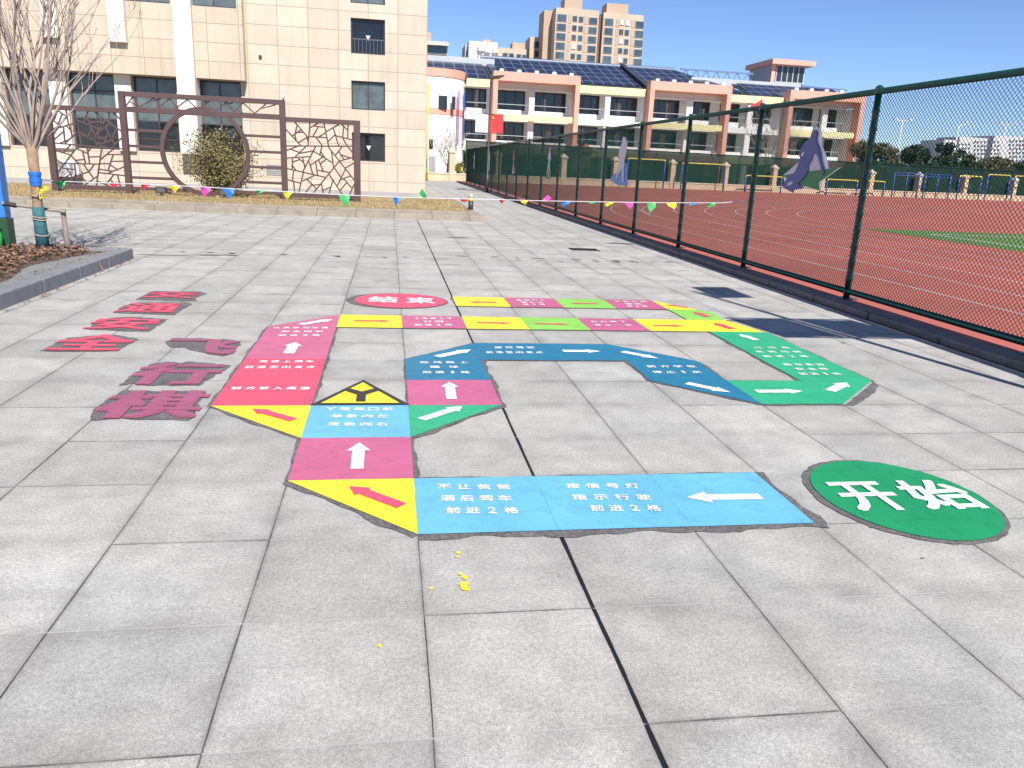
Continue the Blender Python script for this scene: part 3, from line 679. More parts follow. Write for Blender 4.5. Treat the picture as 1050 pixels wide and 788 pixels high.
for px, c, w, h in pens:
    sc = .0148; a = cord_pt(px-w/2); b = cord_pt(px+w/2); L = (b-a).length
    tip = (a+b)/2 + Vector((random.uniform(-.3, .3)*L, random.uniform(-.05, .05), -h*sc)); fold = (b+tip)/2 + Vector((random.uniform(-.02, .03), -.04, 0)); fold2 = (a+tip)/2 + Vector((random.uniform(-.03, .02), .03, 0))
    mb = MB(); mid = (a+b)/2
    mb.v = [tuple(v) for v in (a, mid, b, fold, tip, fold2)]; mb.f = [(0, 1, 5), (1, 2, 3), (1, 3, 5), (5, 3, 4)]
    o = mb.build('pennant', PC[c], pst); o['label'] = c+' pennant'; md = o.modifiers.new('th', 'SOLIDIFY'); md.thickness = .002

# ------------------------------------------------------------------ bare tree, stake, notice case
bark = pm('tree_bark', (.30, .2, .13), .9, .3, 7, .5); twig = pm('twig_bark', (.33, .26, .215), .9, .3, 6, .3)
wrap = pm('teal_wrap', (.035, .13, .15), .8, .35, 14, .6); tape = pm('blue_tape', (.02, .15, .52), .4, .25, 25, .5); ytape = pm('yellow_ribbon', (.72, .6, .04), .5, .2, 12); rope = pm('rope', (.4, .33, .24), .9, .2, 20)
_t = gp(44.5, 254, .2); TX, TY, TZ = _t.x, _t.y, .15
tree = thing('bare_tree', 'young bare tree with many upright branches, its trunk wrapped in teal and blue', 'tree', (TX, TY, TZ))
MB().tube([(TX+.02, TY, TZ-.05), (TX, TY, TZ+.1), (TX-.01, TY, .7), (TX+.0, TY, 1.15), (TX, TY, 1.5)], [.088, .068, .06, .058, .07], 14).build('trunk', bark, tree, True)
MB().tube([(TX+.0, TY, .2), (TX-.005, TY, .45), (TX-.01, TY, .72)], [.08, .075, .07], 14).build('trunk_wrap', wrap, tree, True)
tp = MB()
for k in range(4): tp.tube([(TX, TY, .985+k*.042), (TX, TY, 1.032+k*.042)], .068+.007*(k % 2), 14)
tp.build('blue_tape', tape, tree)
yt = MB()
for _ in range(9):
    p = Vector((TX+.075+random.uniform(-.02, .08), TY-.1, .93+random.uniform(-.08, .1)))
    yt.poly([p, p+Vector((random.uniform(-.06, .08), random.uniform(-.03, .03), -.08)), p+Vector((random.uniform(-.02, .1), random.uniform(-.03, .03), random.uniform(-.1, .03)))])
yt.build('yellow_ribbon', ytape, tree)
for z in (.36, .56, .59, .86): MB().tube([(TX-.008+.082*math.cos(g), TY+.082*math.sin(g), z+.008*math.sin(g*2)) for g in [2*PI*k/20 for k in range(21)]], .008, 5).build('tie_rope', rope, tree)
br = MB(); rnd = random.Random(11)
def branch(p, d, L, r, lev):
    n = max(4, int(L/.22)); pts = [Vector(p)]; dd = Vector(d).normalized(); rr = [r]
    for i in range(n):
        dd = (dd + Vector((rnd.gauss(0, .1), rnd.gauss(0, .1), .05 if lev < 2 else .02))).normalized()
        pts.append(pts[-1] + dd*L/n); rr.append(max(.003, r*(1-.8*(i+1)/n)))
        if lev < 3 and i >= (1 if lev else 2) and rnd.random() < (.62, .55, .35)[lev]:
            az = rnd.uniform(0, 2*PI); s = Vector((math.cos(az), math.sin(az), rnd.uniform(.25, .9))).normalized()
            branch(pts[-1], (dd*1.0+s*.62), L*rnd.uniform(.3, .55)*(1-.4*i/n), rr[-1]*.62, lev+1)
    br.tube(pts, rr, 7 if lev < 2 else 4, caps=False)
for k in range(27):
    az = 2*PI*k/27*4.62 + rnd.uniform(-.3, .3); tilt = rnd.uniform(.12, .62) if k % 3 else rnd.uniform(.5, .85)
    d = Vector((math.cos(az)*math.sin(tilt), math.sin(az)*math.sin(tilt), math.cos(tilt)))
    branch((TX+math.cos(az)*.03, TY+math.sin(az)*.03, 1.34+rnd.uniform(0, .18)), d, rnd.uniform(2.3, 3.9) if tilt < .6 else rnd.uniform(1.4, 2.2), rnd.uniform(.013, .025), 0)
br.build('branches', twig, tree, True)
wood = pm('grey_timber', (.27, .225, .18), .9, .25, 10, .3)
sk = thing('tree_stake', 'thin grey timber stake and rail propping the bare tree', 'tree support', (-4.47, TY, .15))
a = gp(70, 256, .16); b = aty(64.5, 217, a.y)
MB().tube([a, b + Vector((0, 0, .03))], .032, 10).build('stake', wood, sk)
l = aty(2, 208.5, a.y-.06)
MB().tube([b+Vector((.05, -.05, 0)), l], [.022, .022], 8).build('rail', wood, sk)
MB().tube([aty(17, 211, a.y-.06), aty(5, 209, a.y-.06)], .03, 8).build('binding', pm('black_rubber', (.02, .02, .022), .6), sk)
nb = thing('notice_case', 'blue framed notice case on a dark green base at the left edge', 'notice board', (-5.8, 9.4, .15))
bf = pm('blue_frame', (.045, .2, .55), .35, .1, 6); gb = pm('green_base', (.02, .07, .03), .5, .2, 8)
_n = gp(9, 255, .16); x1 = _n.x; yb = _n.y+.1
MB().box(x1-1.3, x1-.06, yb-.06, yb+.06, .6, 1.5).build('notice_panel', pm('notice_paper', (.6, .66, .75), .25, .25, 3), nb)
fr = MB().box(x1-.08, x1+.0, yb-.09, yb+.09, .55, 1.62).box(x1-1.38, x1-1.3, yb-.09, yb+.09, .55, 1.62).box(x1-1.3, x1-.08, yb-.09, yb+.09, 1.5, 1.62).box(x1-1.3, x1-.08, yb-.09, yb+.09, .55, .62)
fr.build('frame', bf, nb, bevel=.01)
MB().box(x1-1.35, x1+.02, yb-.1, yb+.1, .12, .545).build('base', gb, nb, bevel=.01)
bt = thing('green_bottle', 'small bright green bottle standing by the notice case', 'bottle', (x1-.02, yb-.25, .2))
bx, by = x1-.05, yb-.22
MB().tube([(bx, by, .17), (bx, by, .36), (bx, by, .42), (bx, by, .5)], [.04, .04, .018, .016], 12).build('body', glass('green_glass', (.03, .42, .1), .15), bt, True)
MB().tube([(bx, by, .5), (bx, by, .52)], .02, 10).build('cap', white, bt)

# ------------------------------------------------------------------ openwork screen on the lawn
SY = 24.2; brz = pm('brown_metal', (.088, .05, .047), .5, .18, 3)
screen = thing('garden_screen', 'brown metal garden screen with cracked ice lattice and a round moon gate', 'garden screen', (-5.6, SY, .16))
def S(px, py): p = aty(px, py, SY); return (p.x, p.z)
zT2 = 3.1; zT1 = 2.62; X = dict(a=-10.03, b=-7.95, c=-3.36, d=-1.13)
def post(x, z1, w=.17): MB().box(x-w/2, x+w/2, SY-.09, SY+.09, .1, z1).build('post', brz, screen, bevel=.008)
def beam(x0, x1, z, h=.14): MB().box(x0, x1, SY-.075, SY+.075, z-h/2, z+h/2).build('beam', brz, screen, bevel=.006)
post(X['a'], zT1); post(X['b'], zT2); post(X['c'], zT2); post(X['d'], zT1, .2)
beam(X['a']+.086, X['b']-.086, zT1-.07); beam(X['c']+.086, X['d']-.101, zT1-.07)
beam(X['b']+.086, X['c']-.086, zT2-.07); beam(X['b']+.086, X['c']-.086, 2.6, .15)
beam(X['a']+.086, X['b']-.086, .3, .12); beam(X['c']+.086, X['d']-.101, .3, .12)
rcx, rcz, RO = -5.67, 1.475, 1.305
MB().ring((rcx, rcz), RO, RO-.12, SY-.07, SY+.07, 56).build('moon_ring', brz, screen)
for z in (2.02, 1.56, 1.1, .64, .33):
    hx = math.sqrt(max(0, (RO-.02)**2-(z-rcz)**2))
    
    MB().box(X['b']+.086, rcx-hx, SY-.03, SY+.03, z-.04, z+.04).build('rail', brz, screen); MB().box(rcx+hx, X['c']-.086, SY-.03, SY+.03, z-.04, z+.04).build('rail', brz, screen)
def cracked(x0, x1, z0, z1, n, seed, mn):
    """cracked-ice lattice: cells split again and again by slanted bars"""
    R = random.Random(seed); polys = [[Vector((x0, z0)), Vector((x1, z0)), Vector((x1, z1)), Vector((x0, z1))]]; segs = []
    def area(p): return abs(sum(a.x*b.y-b.x*a.y for a, b in zip(p, p[1:]+p[:1])))/2
    while len(polys) < n:
        polys.sort(key=area); p = polys.pop(); m = len(p)
        es = sorted(range(m), key=lambda i: -(p[i]-p[(i+1) % m]).length); i, j = es[0], es[1] if R.random() < .7 or m < 4 else es[2]
        if i > j: i, j = j, i
        A = p[i].lerp(p[(i+1) % m], R.uniform(.28, .72)); B_ = p[j].lerp(p[(j+1) % m], R.uniform(.28, .72))
        segs.append((A, B_)); polys += [p[i+1:j+1]+[B_, A], p[j+1:]+p[:i+1]+[A, B_]]
    mb = MB()
    for k, (A, B_) in enumerate(segs):
        y = SY + (k % 7-3)*.0035; mb.bar((A.x, y, A.y), (B_.x, y, B_.y), .027, .04)
    return mb
cracked(X['a']+.086, X['b']-.086, .36, zT1-.14, 72, 3, 0).build('lattice', brz, screen)
cracked(X['c']+.086, X['d']-.101, .36, zT1-.14, 74, 8, 0).build('lattice', brz, screen)
tb = MB(); R_ = random.Random(4); xx = X['b']+.086; up = True
while xx < X['c']-.5:
    nx = xx+R_.uniform(.16, .42); tb.bar((xx, SY+(.004 if up else -.004), 2.675 if up else 2.96), (nx, SY+(.004 if up else -.004), 2.96 if up else 2.675), .032)
    if R_.random() < .5: tb.bar(((xx+nx)/2, SY+.009, 2.82), (nx+R_.uniform(.1, .3), SY+.009, R_.choice((2.68, 2.95))), .03)
    xx = nx - (0 if R_.random() < .7 else .12); up = not up
tb.build('lattice', brz, screen)
for px, lb in ((176, 'small black floodlight on the lawn, left of the moon gate'), (248, 'small black floodlight on the lawn, right under the shrub')):
    c = gp(px, 198, .2); x, y = c.x, 23.6
    t = thing('floodlight', lb, 'floodlight', (x, y, .16), 'small floodlights on the lawn')
    MB().box(x-.03, x+.03, y-.03, y+.03, .15, .24).build('spike', steel, t)
    MB().prism([(x-.16, y-.05, .24), (x+.16, y-.05, .24), (x+.16, y-.1, .4), (x-.16, y-.1, .4)], (0, .12, .03)).build('housing', steel, t, bevel=.01)
    MB().prism([(x-.12, y-.056, .26), (x+.12, y-.056, .26), (x+.12, y-.103, .385), (x-.12, y-.103, .385)], (0, -.006, 0)).build('lens', pm('lamp_lens', (.16, .16, .17), .2), t)
p = aty(291, 107, SY); t = thing('security_camera', 'small white camera on top of the tall screen post', 'camera', (p.x, SY, zT2))
MB().box(X['c']+.02, X['c']+.06, SY-.02, SY+.02, zT2+.001, zT2+.06).build('bracket', steel, t)
MB().tube([(X['c']+.04, SY-.16, zT2+.1), (X['c']+.04, SY+.1, zT2+.12)], [.05, .05], 10).build('body', white, t)
# bushes
def leafmat(name, col, isl=.5):
    if name in MATS: return MATS[name]
    s = NT(name); g = s.n('ShaderNodeNewGeometry')
    f = s.mr(g.outputs['Random Per Island'], 0, 1, 1-isl, 1+isl)
    f = s.math('MULTIPLY', f, s.mr(s.noise(.9, 3), .3, .7, .7, 1.3))
    s.l(s.scalecol(col, f), s.b.inputs['Base Color']); s.b.inputs['Roughness'].default_value = .65; s.b.inputs['Specular IOR Level'].default_value = .3
    MATS[name] = s.m; return s.m
def leaves(mb, rnd, lobes, n, size, shell=.45):
    tot = sum(l[3]*l[4]*l[5] for l in lobes)
    for (cx, cy_, cz, rx, ry, rz) in lobes:
        for _ in range(int(n*rx*ry*rz/tot)):
            while True:
                d = Vector((rnd.uniform(-1, 1), rnd.uniform(-1, 1), rnd.uniform(-1, 1)))
                if shell < d.length < 1: break
            d *= rnd.uniform(.86, 1.1)
            p = Vector((cx+d.x*rx, cy_+d.y*ry, cz+d.z*rz)); sz = size*rnd.uniform(.6, 1.5)
            nr = (d*.7+Vector((rnd.gauss(0, .6), rnd.gauss(0, .6), rnd.gauss(0, .6)))).normalized(); a = nr.orthogonal().normalized(); b = nr.cross(a); g = rnd.uniform(0, PI)
            u = (a*math.cos(g)+b*math.sin(g))*sz; w = (b*math.cos(g)-a*math.sin(g))*sz*.5
            mb.poly([p-u, p+w+nr*sz*.15, p+u, p-w+nr*sz*.15])
sh = thing('shrub', 'dense olive shrub growing behind the moon gate ring', 'shrub', (-5.3, 25.2, .16))
rn = random.Random(5); stm = MB(); lf = MB()
for k in range(150):
    az = rn.uniform(0, 2*PI); tl = rn.uniform(0, 1.0); L = rn.uniform(1.1, 2.05)
    d = Vector((math.cos(az)*math.sin(tl), math.sin(az)*math.sin(tl)*.8, math.cos(tl))); p0 = Vector((-5.35+rn.uniform(-.3, .3), 25.2+rn.uniform(-.2, .2), .15)); pts = [p0]
    for i in range(6):
        d = (d+Vector((rn.gauss(0, .1), rn.gauss(0, .1), .04))).normalized(); pts.append(pts[-1]+d*L/6)
        for _ in range(22):
            if i == 0 and rn.random() < .3: continue
            q = pts[-1]+Vector((rn.gauss(0, .1), rn.gauss(0, .1), rn.gauss(0, .09))); sz = rn.uniform(.022, .05)
            u = Vector((rn.gauss(0, 1), rn.gauss(0, 1), rn.gauss(0, 1))).normalized(); w = u.orthogonal().normalized()
            lf.poly([q-u*sz, q+w*sz*.45, q+u*sz, q-w*sz*.45])
    stm.tube(pts, [.012, .011, .009, .007, .006, .005, .003], 4, False)
stm.build('stems', pm('shrub_stem', (.2, .15, .09), .9, .2, 5), sh); lf.build('foliage', leafmat('olive_leaf', (.2, .175, .075), .5), sh)

# ------------------------------------------------------------------ beige stone building
BY = 30.0; UY = 29.5
bld = thing('stone_building', 'beige stone clad building with dark windows and white pilasters on the left', 'building', (-12, BY, 0))
XR, XC = 1.27, -5.3; BH = 17.0
STB = (.55, .46, .36)
st_r = stone('beige_slabs', STB, 1.085, .668, -.907+BY, 3.322)
st_u = stone('beige_slabs_upper', (.54, .445, .338), 1.085, .627, -7.6+UY, 4.597)
cream = pm('cream_render', (.70, .65, .57), .7, .05, 2)
def wall_with_holes(mb, x0, x1, z0, z1, y0, y1, holes):
    """front wall cut into solid pieces round its openings"""
    xs = sorted({x0, x1, *[h[0] for h in holes], *[h[1] for h in holes]})
    for a, b in zip(xs[:-1], xs[1:]):
        cz = z0
        for h in sorted([h for h in holes if h[0] <= a+1e-6 and h[1] >= b-1e-6], key=lambda h: h[2]):
            if h[2] > cz: mb.poly([(a, y0, cz), (b, y0, cz), (b, y0, h[2]), (a, y0, h[2])])
            cz = h[3]
        if cz < z1: mb.poly([(a, y0, cz), (b, y0, cz), (b, y0, z1), (a, y0, z1)])
    for (a, b, c, d) in holes:
        mb.poly([(a, y0, c), (a, y1, c), (a, y1, d), (a, y0, d)]); mb.poly([(b, y0, c), (b, y0, d), (b, y1, d), (b, y1, c)])
        mb.poly([(a, y0, c), (b, y0, c), (b, y1, c), (a, y1, c)]); mb.poly([(a, y0, d), (a, y1, d), (b, y1, d), (b, y0, d)])
def hole(p, q, Y): a, b = aty(*p, Y), aty(*q, Y); return (a.x, b.x, b.z, a.z)
xw0, xw1 = -1.545, -.295
HR = [(xw0, xw1, 5.235, 6.45), (xw0, xw1, 3.27, 4.29), (xw0, xw1, 1.40, 2.44), (xw0, xw1, 6.95, 8.0), (xw0, xw1, 8.95, 10.1), (xw0, xw1, 11.6, 12.8)]
mb = MB(); wall_with_holes(mb, XC, XR, 0, BH, BY, BY+.35, HR)
mb.poly([(XR, BY, 0), (XR, BY+16, 0), (XR, BY+16, BH), (XR, BY, BH)])
mb.build('wall', st_r, bld)
MB().box(-40, XR-.02, BY+.4, BY+16, BH, BH+.3).build('roof', pm('grey_roof', (.25, .25, .25), .9), bld)
wfr = pm('window_frame', (.05, .045, .045), .4, .1, 4)
dkg = glass('dark_pane', (.012, .014, .017), .06); cug = glass('curtained_pane', (.10, .125, .125), .12, 2.5, .3)
intr = pm('interior_grey', (.05, .055, .055), .9, .3, 1)
def window(par, x0, x1, z0, z1, y, panes, mull=(), trans=(), fw=.05, railm=False, mark=False, lb=None):
    mb = MB()
    for a, b, c, d in ((x0, x1, z0, z0+fw), (x0, x1, z1-fw, z1), (x0, x0+fw, z0+fw, z1-fw), (x1-fw, x1, z0+fw, z1-fw)): mb.box(a, b, y-.03, y+.05, c, d)
    for m in mull: mb.box(x0+(x1-x0)*m-fw*.45, x0+(x1-x0)*m+fw*.45, y-.022, y+.045, z0+fw, z1-fw)
    for t_ in trans: mb.box(x0+fw, x1-fw, y-.016, y+.04, z0+(z1-z0)*t_-fw*.45, z0+(z1-z0)*t_+fw*.45)
    w = mb.build('window', wfr, par)
    if lb: w['label'] = lb
    for (a, b, c, d, m) in panes:
        X0, X1, Z0, Z1_ = x0+(x1-x0)*a, x0+(x1-x0)*b, z0+(z1-z0)*c, z0+(z1-z0)*d
        MB().box(X0, X1, y+.005, y+.017, Z0, Z1_).build('pane', m, w)
    if railm:
        rl = MB(); zt = z0+(z1-z0)*.43
        rl.box(x0+fw, x1-fw, y+.024, y+.034, zt-.02, zt+.02)
        n = 9
        for k in range(1, n): rl.box(x0+(x1-x0)*k/n-.01, x0+(x1-x0)*k/n+.01, y+.018, y+.03, z0+fw, zt-.02)
        for v in range(len(rl.v)): q = rl.v[v]; rl.v[v] = (q[0], q[1]-.03, q[2])
        rl.build('railing', pm('grey_rail', (.09, .09, .1), .5), w)
    if mark:
        cx, cz = (x0+x1)/2, z0+(z1-z0)*.47
        mm = MB().prism([(cx-.085, y-.004, cz+.085), (cx+.085, y-.004, cz+.085), (cx, y-.004, cz-.09)], (0, .004, 0)).build('rescue_mark', white, w)
        MB().prism([(cx-.035, y-.0075, cz+.05), (cx+.035, y-.0075, cz+.05), (cx, y-.0075, cz-.02)], (0, .003, 0)).build('mark_centre', redflag, w) if False else None
    return w
full = lambda m: [(0.02, .98, .02, .98, m)]
yr = BY+.13
window(bld, *HR[0], yr, full(dkg), (), (.93,), railm=True, mark=True, lb='dark window with a rail and a white triangle')
window(bld, *HR[1], yr, full(cug), (.5,), (), lb='curtained grey window of two panes')
window(bld, *HR[2], yr, full(dkg), (), (.93,), mark=True, lb='lowest dark window with a white triangle')
window(bld, *HR[3], yr, full(cug), (.5,)); window(bld, *HR[4], yr, full(dkg), ()); window(bld, *HR[5], yr, full(cug), (.5,))
# left wing: upper wall oversails the glazed ground floor
SZ = 4.02
wx = [aty(2, 70, BY).x, aty(49, 72, BY).x, aty(68.5, 73, BY).x, aty(116.8, 77, BY).x, aty(135, 77.5, BY).x, aty(180, 80, BY).x, aty(198.7, 80.6, BY).x, aty(246.7, 84, BY).x]
PW = (wx[2]-wx[0])
zwb = aty(100, 153, BY).z
lowin = [(wx[0], wx[1]), (wx[2], wx[3]), (wx[4], wx[5]), (wx[6], wx[7])]
more = [(wx[0]-PW*k, wx[1]-PW*k) for k in (1, 2, 3)]
LH = [(a, b, zwb, SZ-.02) for a, b in lowin+more]
up2 = [(aty(127.6, 2, UY).x, aty(174, 4, UY).x), (aty(195, 7, UY).x, aty(242, 9, UY).x)]
zub = aty(242, 9, UY).z
UH = [(a, b, zub, zub+2.2) for a, b in up2] + [(up2[0][0]-PW*k, up2[0][1]-PW*k, zub, zub+2.2) for k in (1, 2, 3, 4)] 
UH2 = [(a, b, c+3.6, d+3.6) for a, b, c, d in UH]
mb = MB(); wall_with_holes(mb, -40, XC-.003, 0, SZ, BY, BY+.4, LH); mb.build('wall', stone('beige_slabs_low', STB, 1.2, .668, -.9+BY, .66), bld)['label'] = 'ground floor wall under the overhang'
mb = MB(); wall_with_holes(mb, -40, XC, SZ, BH, UY, UY+.3, UH+UH2)
mb.poly([(-40, UY, SZ), (XC, UY, SZ), (XC, BY+.02, SZ), (-40, BY+.02, SZ)]); mb.poly([(XC, UY, SZ), (XC, BY, SZ), (XC, BY, BH), (XC, UY, BH)])
mb.build('wall', st_u, bld)['label'] = 'oversailing upper wall'
P3 = (aty(181.5, 90, UY-.25).x, aty(200.2, 90, UY-.25).x)
MB().box(P3[0], P3[1], UY-.25, BY-.005, zwb-.02, BH).build('pilaster', cream, bld)['label'] = 'full height white pilaster'
for px0, px1, pb in ((43, 59.6, 38), (112, 129.5, 42.5)):
    a, b = aty(px0, pb, UY-.2), aty(px1, pb, UY-.2); MB().box(a.x, b.x, UY-.2, UY-.003, a.z, BH).build('pilaster', cream, bld)['label'] = 'short white pilaster'
    a0 = a.x-2*PW; MB().box(a0, a0+b.x-a.x, UY-.2, UY-.003, a.z, BH).build('pilaster', cream, bld)
for (a, b) in ((wx[1]+.02, wx[2]-.02), (wx[3]+.02, wx[4]-.02), (wx[0]-(wx[2]-wx[1])+.02, wx[0]-.02)):
    MB().box(a, b, BY-.14, BY-.003, zwb-.02, SZ-.003).build('column', cream, bld)['label'] = 'white column between ground floor windows'
for a, b, c, d in LH:
    window(bld, a, b, c, d, BY+.2, [(.02, .98, .42, .98, cug), (.02, .98, .02, .40, dkg)], (.52,), (.78, .41, .17), .055)
for a, b, c, d in UH+UH2: window(bld, a, b, c, d, UY+.15, full(cug), (.5,), (), .05)
MB().box(-40, XR+.03, BY-.05, BY-.004, .05, .28).build('plinth', pm('plinth_stone', (.34, .32, .3), .8, .1, 3), bld)
v0, v1 = aty(273, 168, BY), aty(293, 180, BY); vt = MB()
for k in range(6): vt.box(v0.x, v1.x, BY-.03, BY-.004, v1.z+(v0.z-v1.z)*k/6, v1.z+(v0.z-v1.z)*(k+.7)/6)
vt.build('vent_grille', pm('grille_grey', (.33, .34, .34), .6), bld)
ln = aty(267, 58.5, BY); MB().box(ln.x-.05, ln.x+.05, BY-.06, BY-.002, ln.z-.05, ln.z+.05).build('wall_lamp', steel, bld)
# outdoor unit of the air conditioner
a, b = aty(54, 164, BY-.5), aty(84, 182, BY-.5)
ac = thing('air_conditioner', 'white outdoor air conditioning unit standing against the beige wall', 'air conditioner', ((a.x+b.x)/2, BY-.5, .16))
x0, x1, z0, z1 = a.x, b.x-.2, b.z, a.z
MB().box(x0, x1, BY-.62, BY-.2, z0, z1).build('casing', white, ac, bevel=.02)
for xf in (x0+.1, x1-.2): MB().box(xf, xf+.1, BY-.6, BY-.22, .13, z0-.001).build('foot', steel, ac)
fc = (x0+(x1-x0)*.42, (z0+z1)/2); rr = (z1-z0)*.42
MB().ring(fc, rr, rr-.03, BY-.645, BY-.622, 36).build('fan_ring', pm('ac_grey', (.35, .36, .37), .6), ac)
fg_ = MB()
for k in range(5): fg_.ring(fc, rr*(.18+.16*k)+.012, rr*(.18+.16*k), BY-.64, BY-.624, 28)
fg_.build('fan_grille', pm('ac_dark', (.16, .165, .17), .6), ac)
MB().box(x1+.001, x1+.13, BY-.56, BY-.3, z0+.05, z1-.05).build('side_cover', pm('ac_side', (.55, .55, .54), .6), ac)
MB().box(x1-.14, x1-.02, BY-.626, BY-.621, z0+.08, z1-.1).build('vent_panel', pm('ac_dark2', (.2, .2, .21), .6), ac)
# bollard light at the lawn corner
c = gp(483, 218, .0); bx, by = 2.27, 22.0
bo = thing('bollard_light', 'short black bollard light with a yellow band at the lawn corner', 'bollard', (bx, by, .15))
MB().tube([(bx, by, .14), (bx, by, .42)], .075, 16).build('post', steel, bo, True)
MB().tube([(bx, by, .421), (bx, by, .50)], .08, 16).build('band', PC['yellow'], bo, True)
MB().tube([(bx, by, .501), (bx, by, .6), (bx, by, .63)], [.068, .068, .05], 16).build('head', pm('lens_grey', (.5, .5, .5), .3), bo, True)

# ------------------------------------------------------------------ far end: boundary wall, net, gym bars
nW = Vector((-wdir.y, wdir.x, 0))          # away from the camera
def onw(px, py, off=0.0):
    d = ray(px, py); P0 = WA + nW*off
    return CAM + d*((P0-CAM).dot(nW)/d.dot(nW))
def wbox(mb, a, b, off0, off1, z0, z1):
    """box between two points of the wall line"""
    q = [a+nW*off0, b+nW*off0, b+nW*off1, a+nW*off1]
    mb.prism([(p.x, p.y, z0) for p in q], (0, 0, z1-z0)); return mb
tan = pm('tan_stone', (.56, .43, .285), .75, .12, 1.2); tanc = pm('tan_coping', (.6, .5, .36), .7, .1, 1.5)
bw = thing('boundary_wall', 'low tan boundary wall with capped pillars at the far end of the field', 'wall', (20, 67, 0))
wa, wb = WA - wdir*9, WA + wdir*95
wbox(MB(), wa, wb, 0, .3, 0, .56).build('plinth_wall', tan, bw); wbox(MB(), wa, wb, -.05, .35, .562, .66).build('coping', tanc, bw)
pillars = [463, 510, 577, 630, 688.5, 743, 793, 843, 893, 942, 990, 1041]
for px in pillars:
    c = onw(px, 190); c.z = 0; a, b = c-wdir*.24, c+wdir*.24
    p = wbox(MB(), a, b, -.1, .4, .0, 2.25).build('pillar', tan, bw)
    k = MB(); wbox(k, c-wdir*.32, c+wdir*.32, -.18, .48, 2.252, 2.36); i = len(k.v)
    k.v += [(*(c-wdir*.28-nW*.14).xy, 2.362), (*(c+wdir*.28-nW*.14).xy, 2.362), (*(c+wdir*.28+nW*.44).xy, 2.362), (*(c-wdir*.28+nW*.44).xy, 2.362), (*(c+nW*.15).xy, 2.66)]
    k.f += [(i, i+1, i+4), (i+1, i+2, i+4), (i+2, i+3, i+4), (i+3, i, i+4), (i+3, i+2, i+1, i)]
    k.build('pillar_cap', tanc, p)
def netmat():
    s = NT('windbreak_net'); tr = s.n('ShaderNodeBsdfTransparent'); mx = s.n('ShaderNodeMixShader'); mx.inputs[0].default_value = .68
    f = s.mr(s.noise(.6, 4), .3, .7, .7, 1.25); s.l(s.scalecol((.006, .032, .022), f), s.b.inputs['Base Color']); s.b.inputs['Roughness'].default_value = .9
    s.l(tr.outputs[0], mx.inputs[1]); s.l(s.b.outputs[0], mx.inputs[2]); s.l(mx.outputs[0], s.out.inputs[0]); return s.m
nt = thing('windbreak_fence', 'tall fence hung with dark green windbreak net behind the tan wall', 'fence', (20, 68, 0))
na = onw(478, 180, .55); na.z = 0; nb_ = WA + wdir*95 + nW*.55
wbox(MB(), na-nW*.55, nb_-nW*.55, .9, .912, .1, 3.25).build('net', netmat(), nt)
nl = (nb_-na).length; k = 0
while k*3.0 < nl:
    p = na + wdir*k*3.0+nW*.28; MB().tube([(p.x, p.y, 0), (p.x, p.y, 3.3)], .035, 8).build('post', fg, nt); k += 1
MB().tube([(na.x+nW.x*.28, na.y+nW.y*.28, 3.27), (nb_.x+nW.x*.28, nb_.y+nW.y*.28, 3.27)], .04, 8).build('top_rail', fg, nt)
gblue = pm('gym_blue', (.025, .085, .36), .45, .12, 3); gyel = pm('gym_yellow', (.70, .58, .12), .5, .12, 3)
GB = 'exercise bars by the tan wall'
def gym(pxs, yt, label, off=-1.3, bar=gyel):
    pts = []
    for px in pxs: q = onw(px, 190, off); pts.append(Vector((q.x, q.y, ZT)))
    zt = onw(pxs[0], yt, off).z
    t = thing('exercise_bar', label, 'exercise bar', tuple(pts[0]), GB)
    for p in pts: MB().tube([p, (p.x, p.y, zt-.16)], .06, 8).build('post', gblue, t, True)
    a, b = pts[0], pts[-1]; u = (b-a).normalized()
    MB().tube([(a.x, a.y, zt-.159), (a.x, a.y, zt-.08), tuple(a+u*.08+Vector((0, 0, zt-ZT-.01))), tuple(a+u*.2+Vector((0, 0, zt-ZT))), tuple(b-u*.2+Vector((0, 0, zt-ZT))), tuple(b-u*.08+Vector((0, 0, zt-ZT-.01))), (b.x, b.y, zt-.08), (b.x, b.y, zt-.159)], .055, 8).build('bar', bar, t, True)
    return t
gym([642, 680], 162.5, 'tall yellow exercise bar on blue posts, left of the others')
gym([698, 742], 167, 'tall yellow exercise bar just right of the tallest one')
gym([764, 801], 180, 'low yellow exercise bar left of the footballer cut-out')
gym([848, 879], 184, 'low yellow exercise bar right of the footballer cut-out')
gym([884, 907], 185.5, 'short low yellow exercise bar behind the nearest fence post')
gym([983, 1005.5], 180.3, 'yellow topped exercise bar right of the blue ladder')
gym([1012, 1034.5], 179, 'tallest yellow topped bar among those far right')
gym([1039.5, 1064], 180.5, 'yellow topped exercise bar cut by the right picture edge')
ld = thing('horizontal_ladder', 'long all blue horizontal ladder with many posts before the dark trees', 'exercise ladder', tuple(onw(916, 200, -1.3)))
lp = [onw(px, 190, -1.3) for px in (916, 929, 941.5, 948, 961, 974)]
for p in lp: MB().tube([(p.x, p.y, ZT), (p.x, p.y, 2.45)], .06, 8).build('post', gblue, ld, True)
for dz in (2.45, 2.2): MB().tube([(lp[0].x, lp[0].y, dz), (lp[-1].x, lp[-1].y, dz)], .04, 8).build('rail', gblue, ld, True)
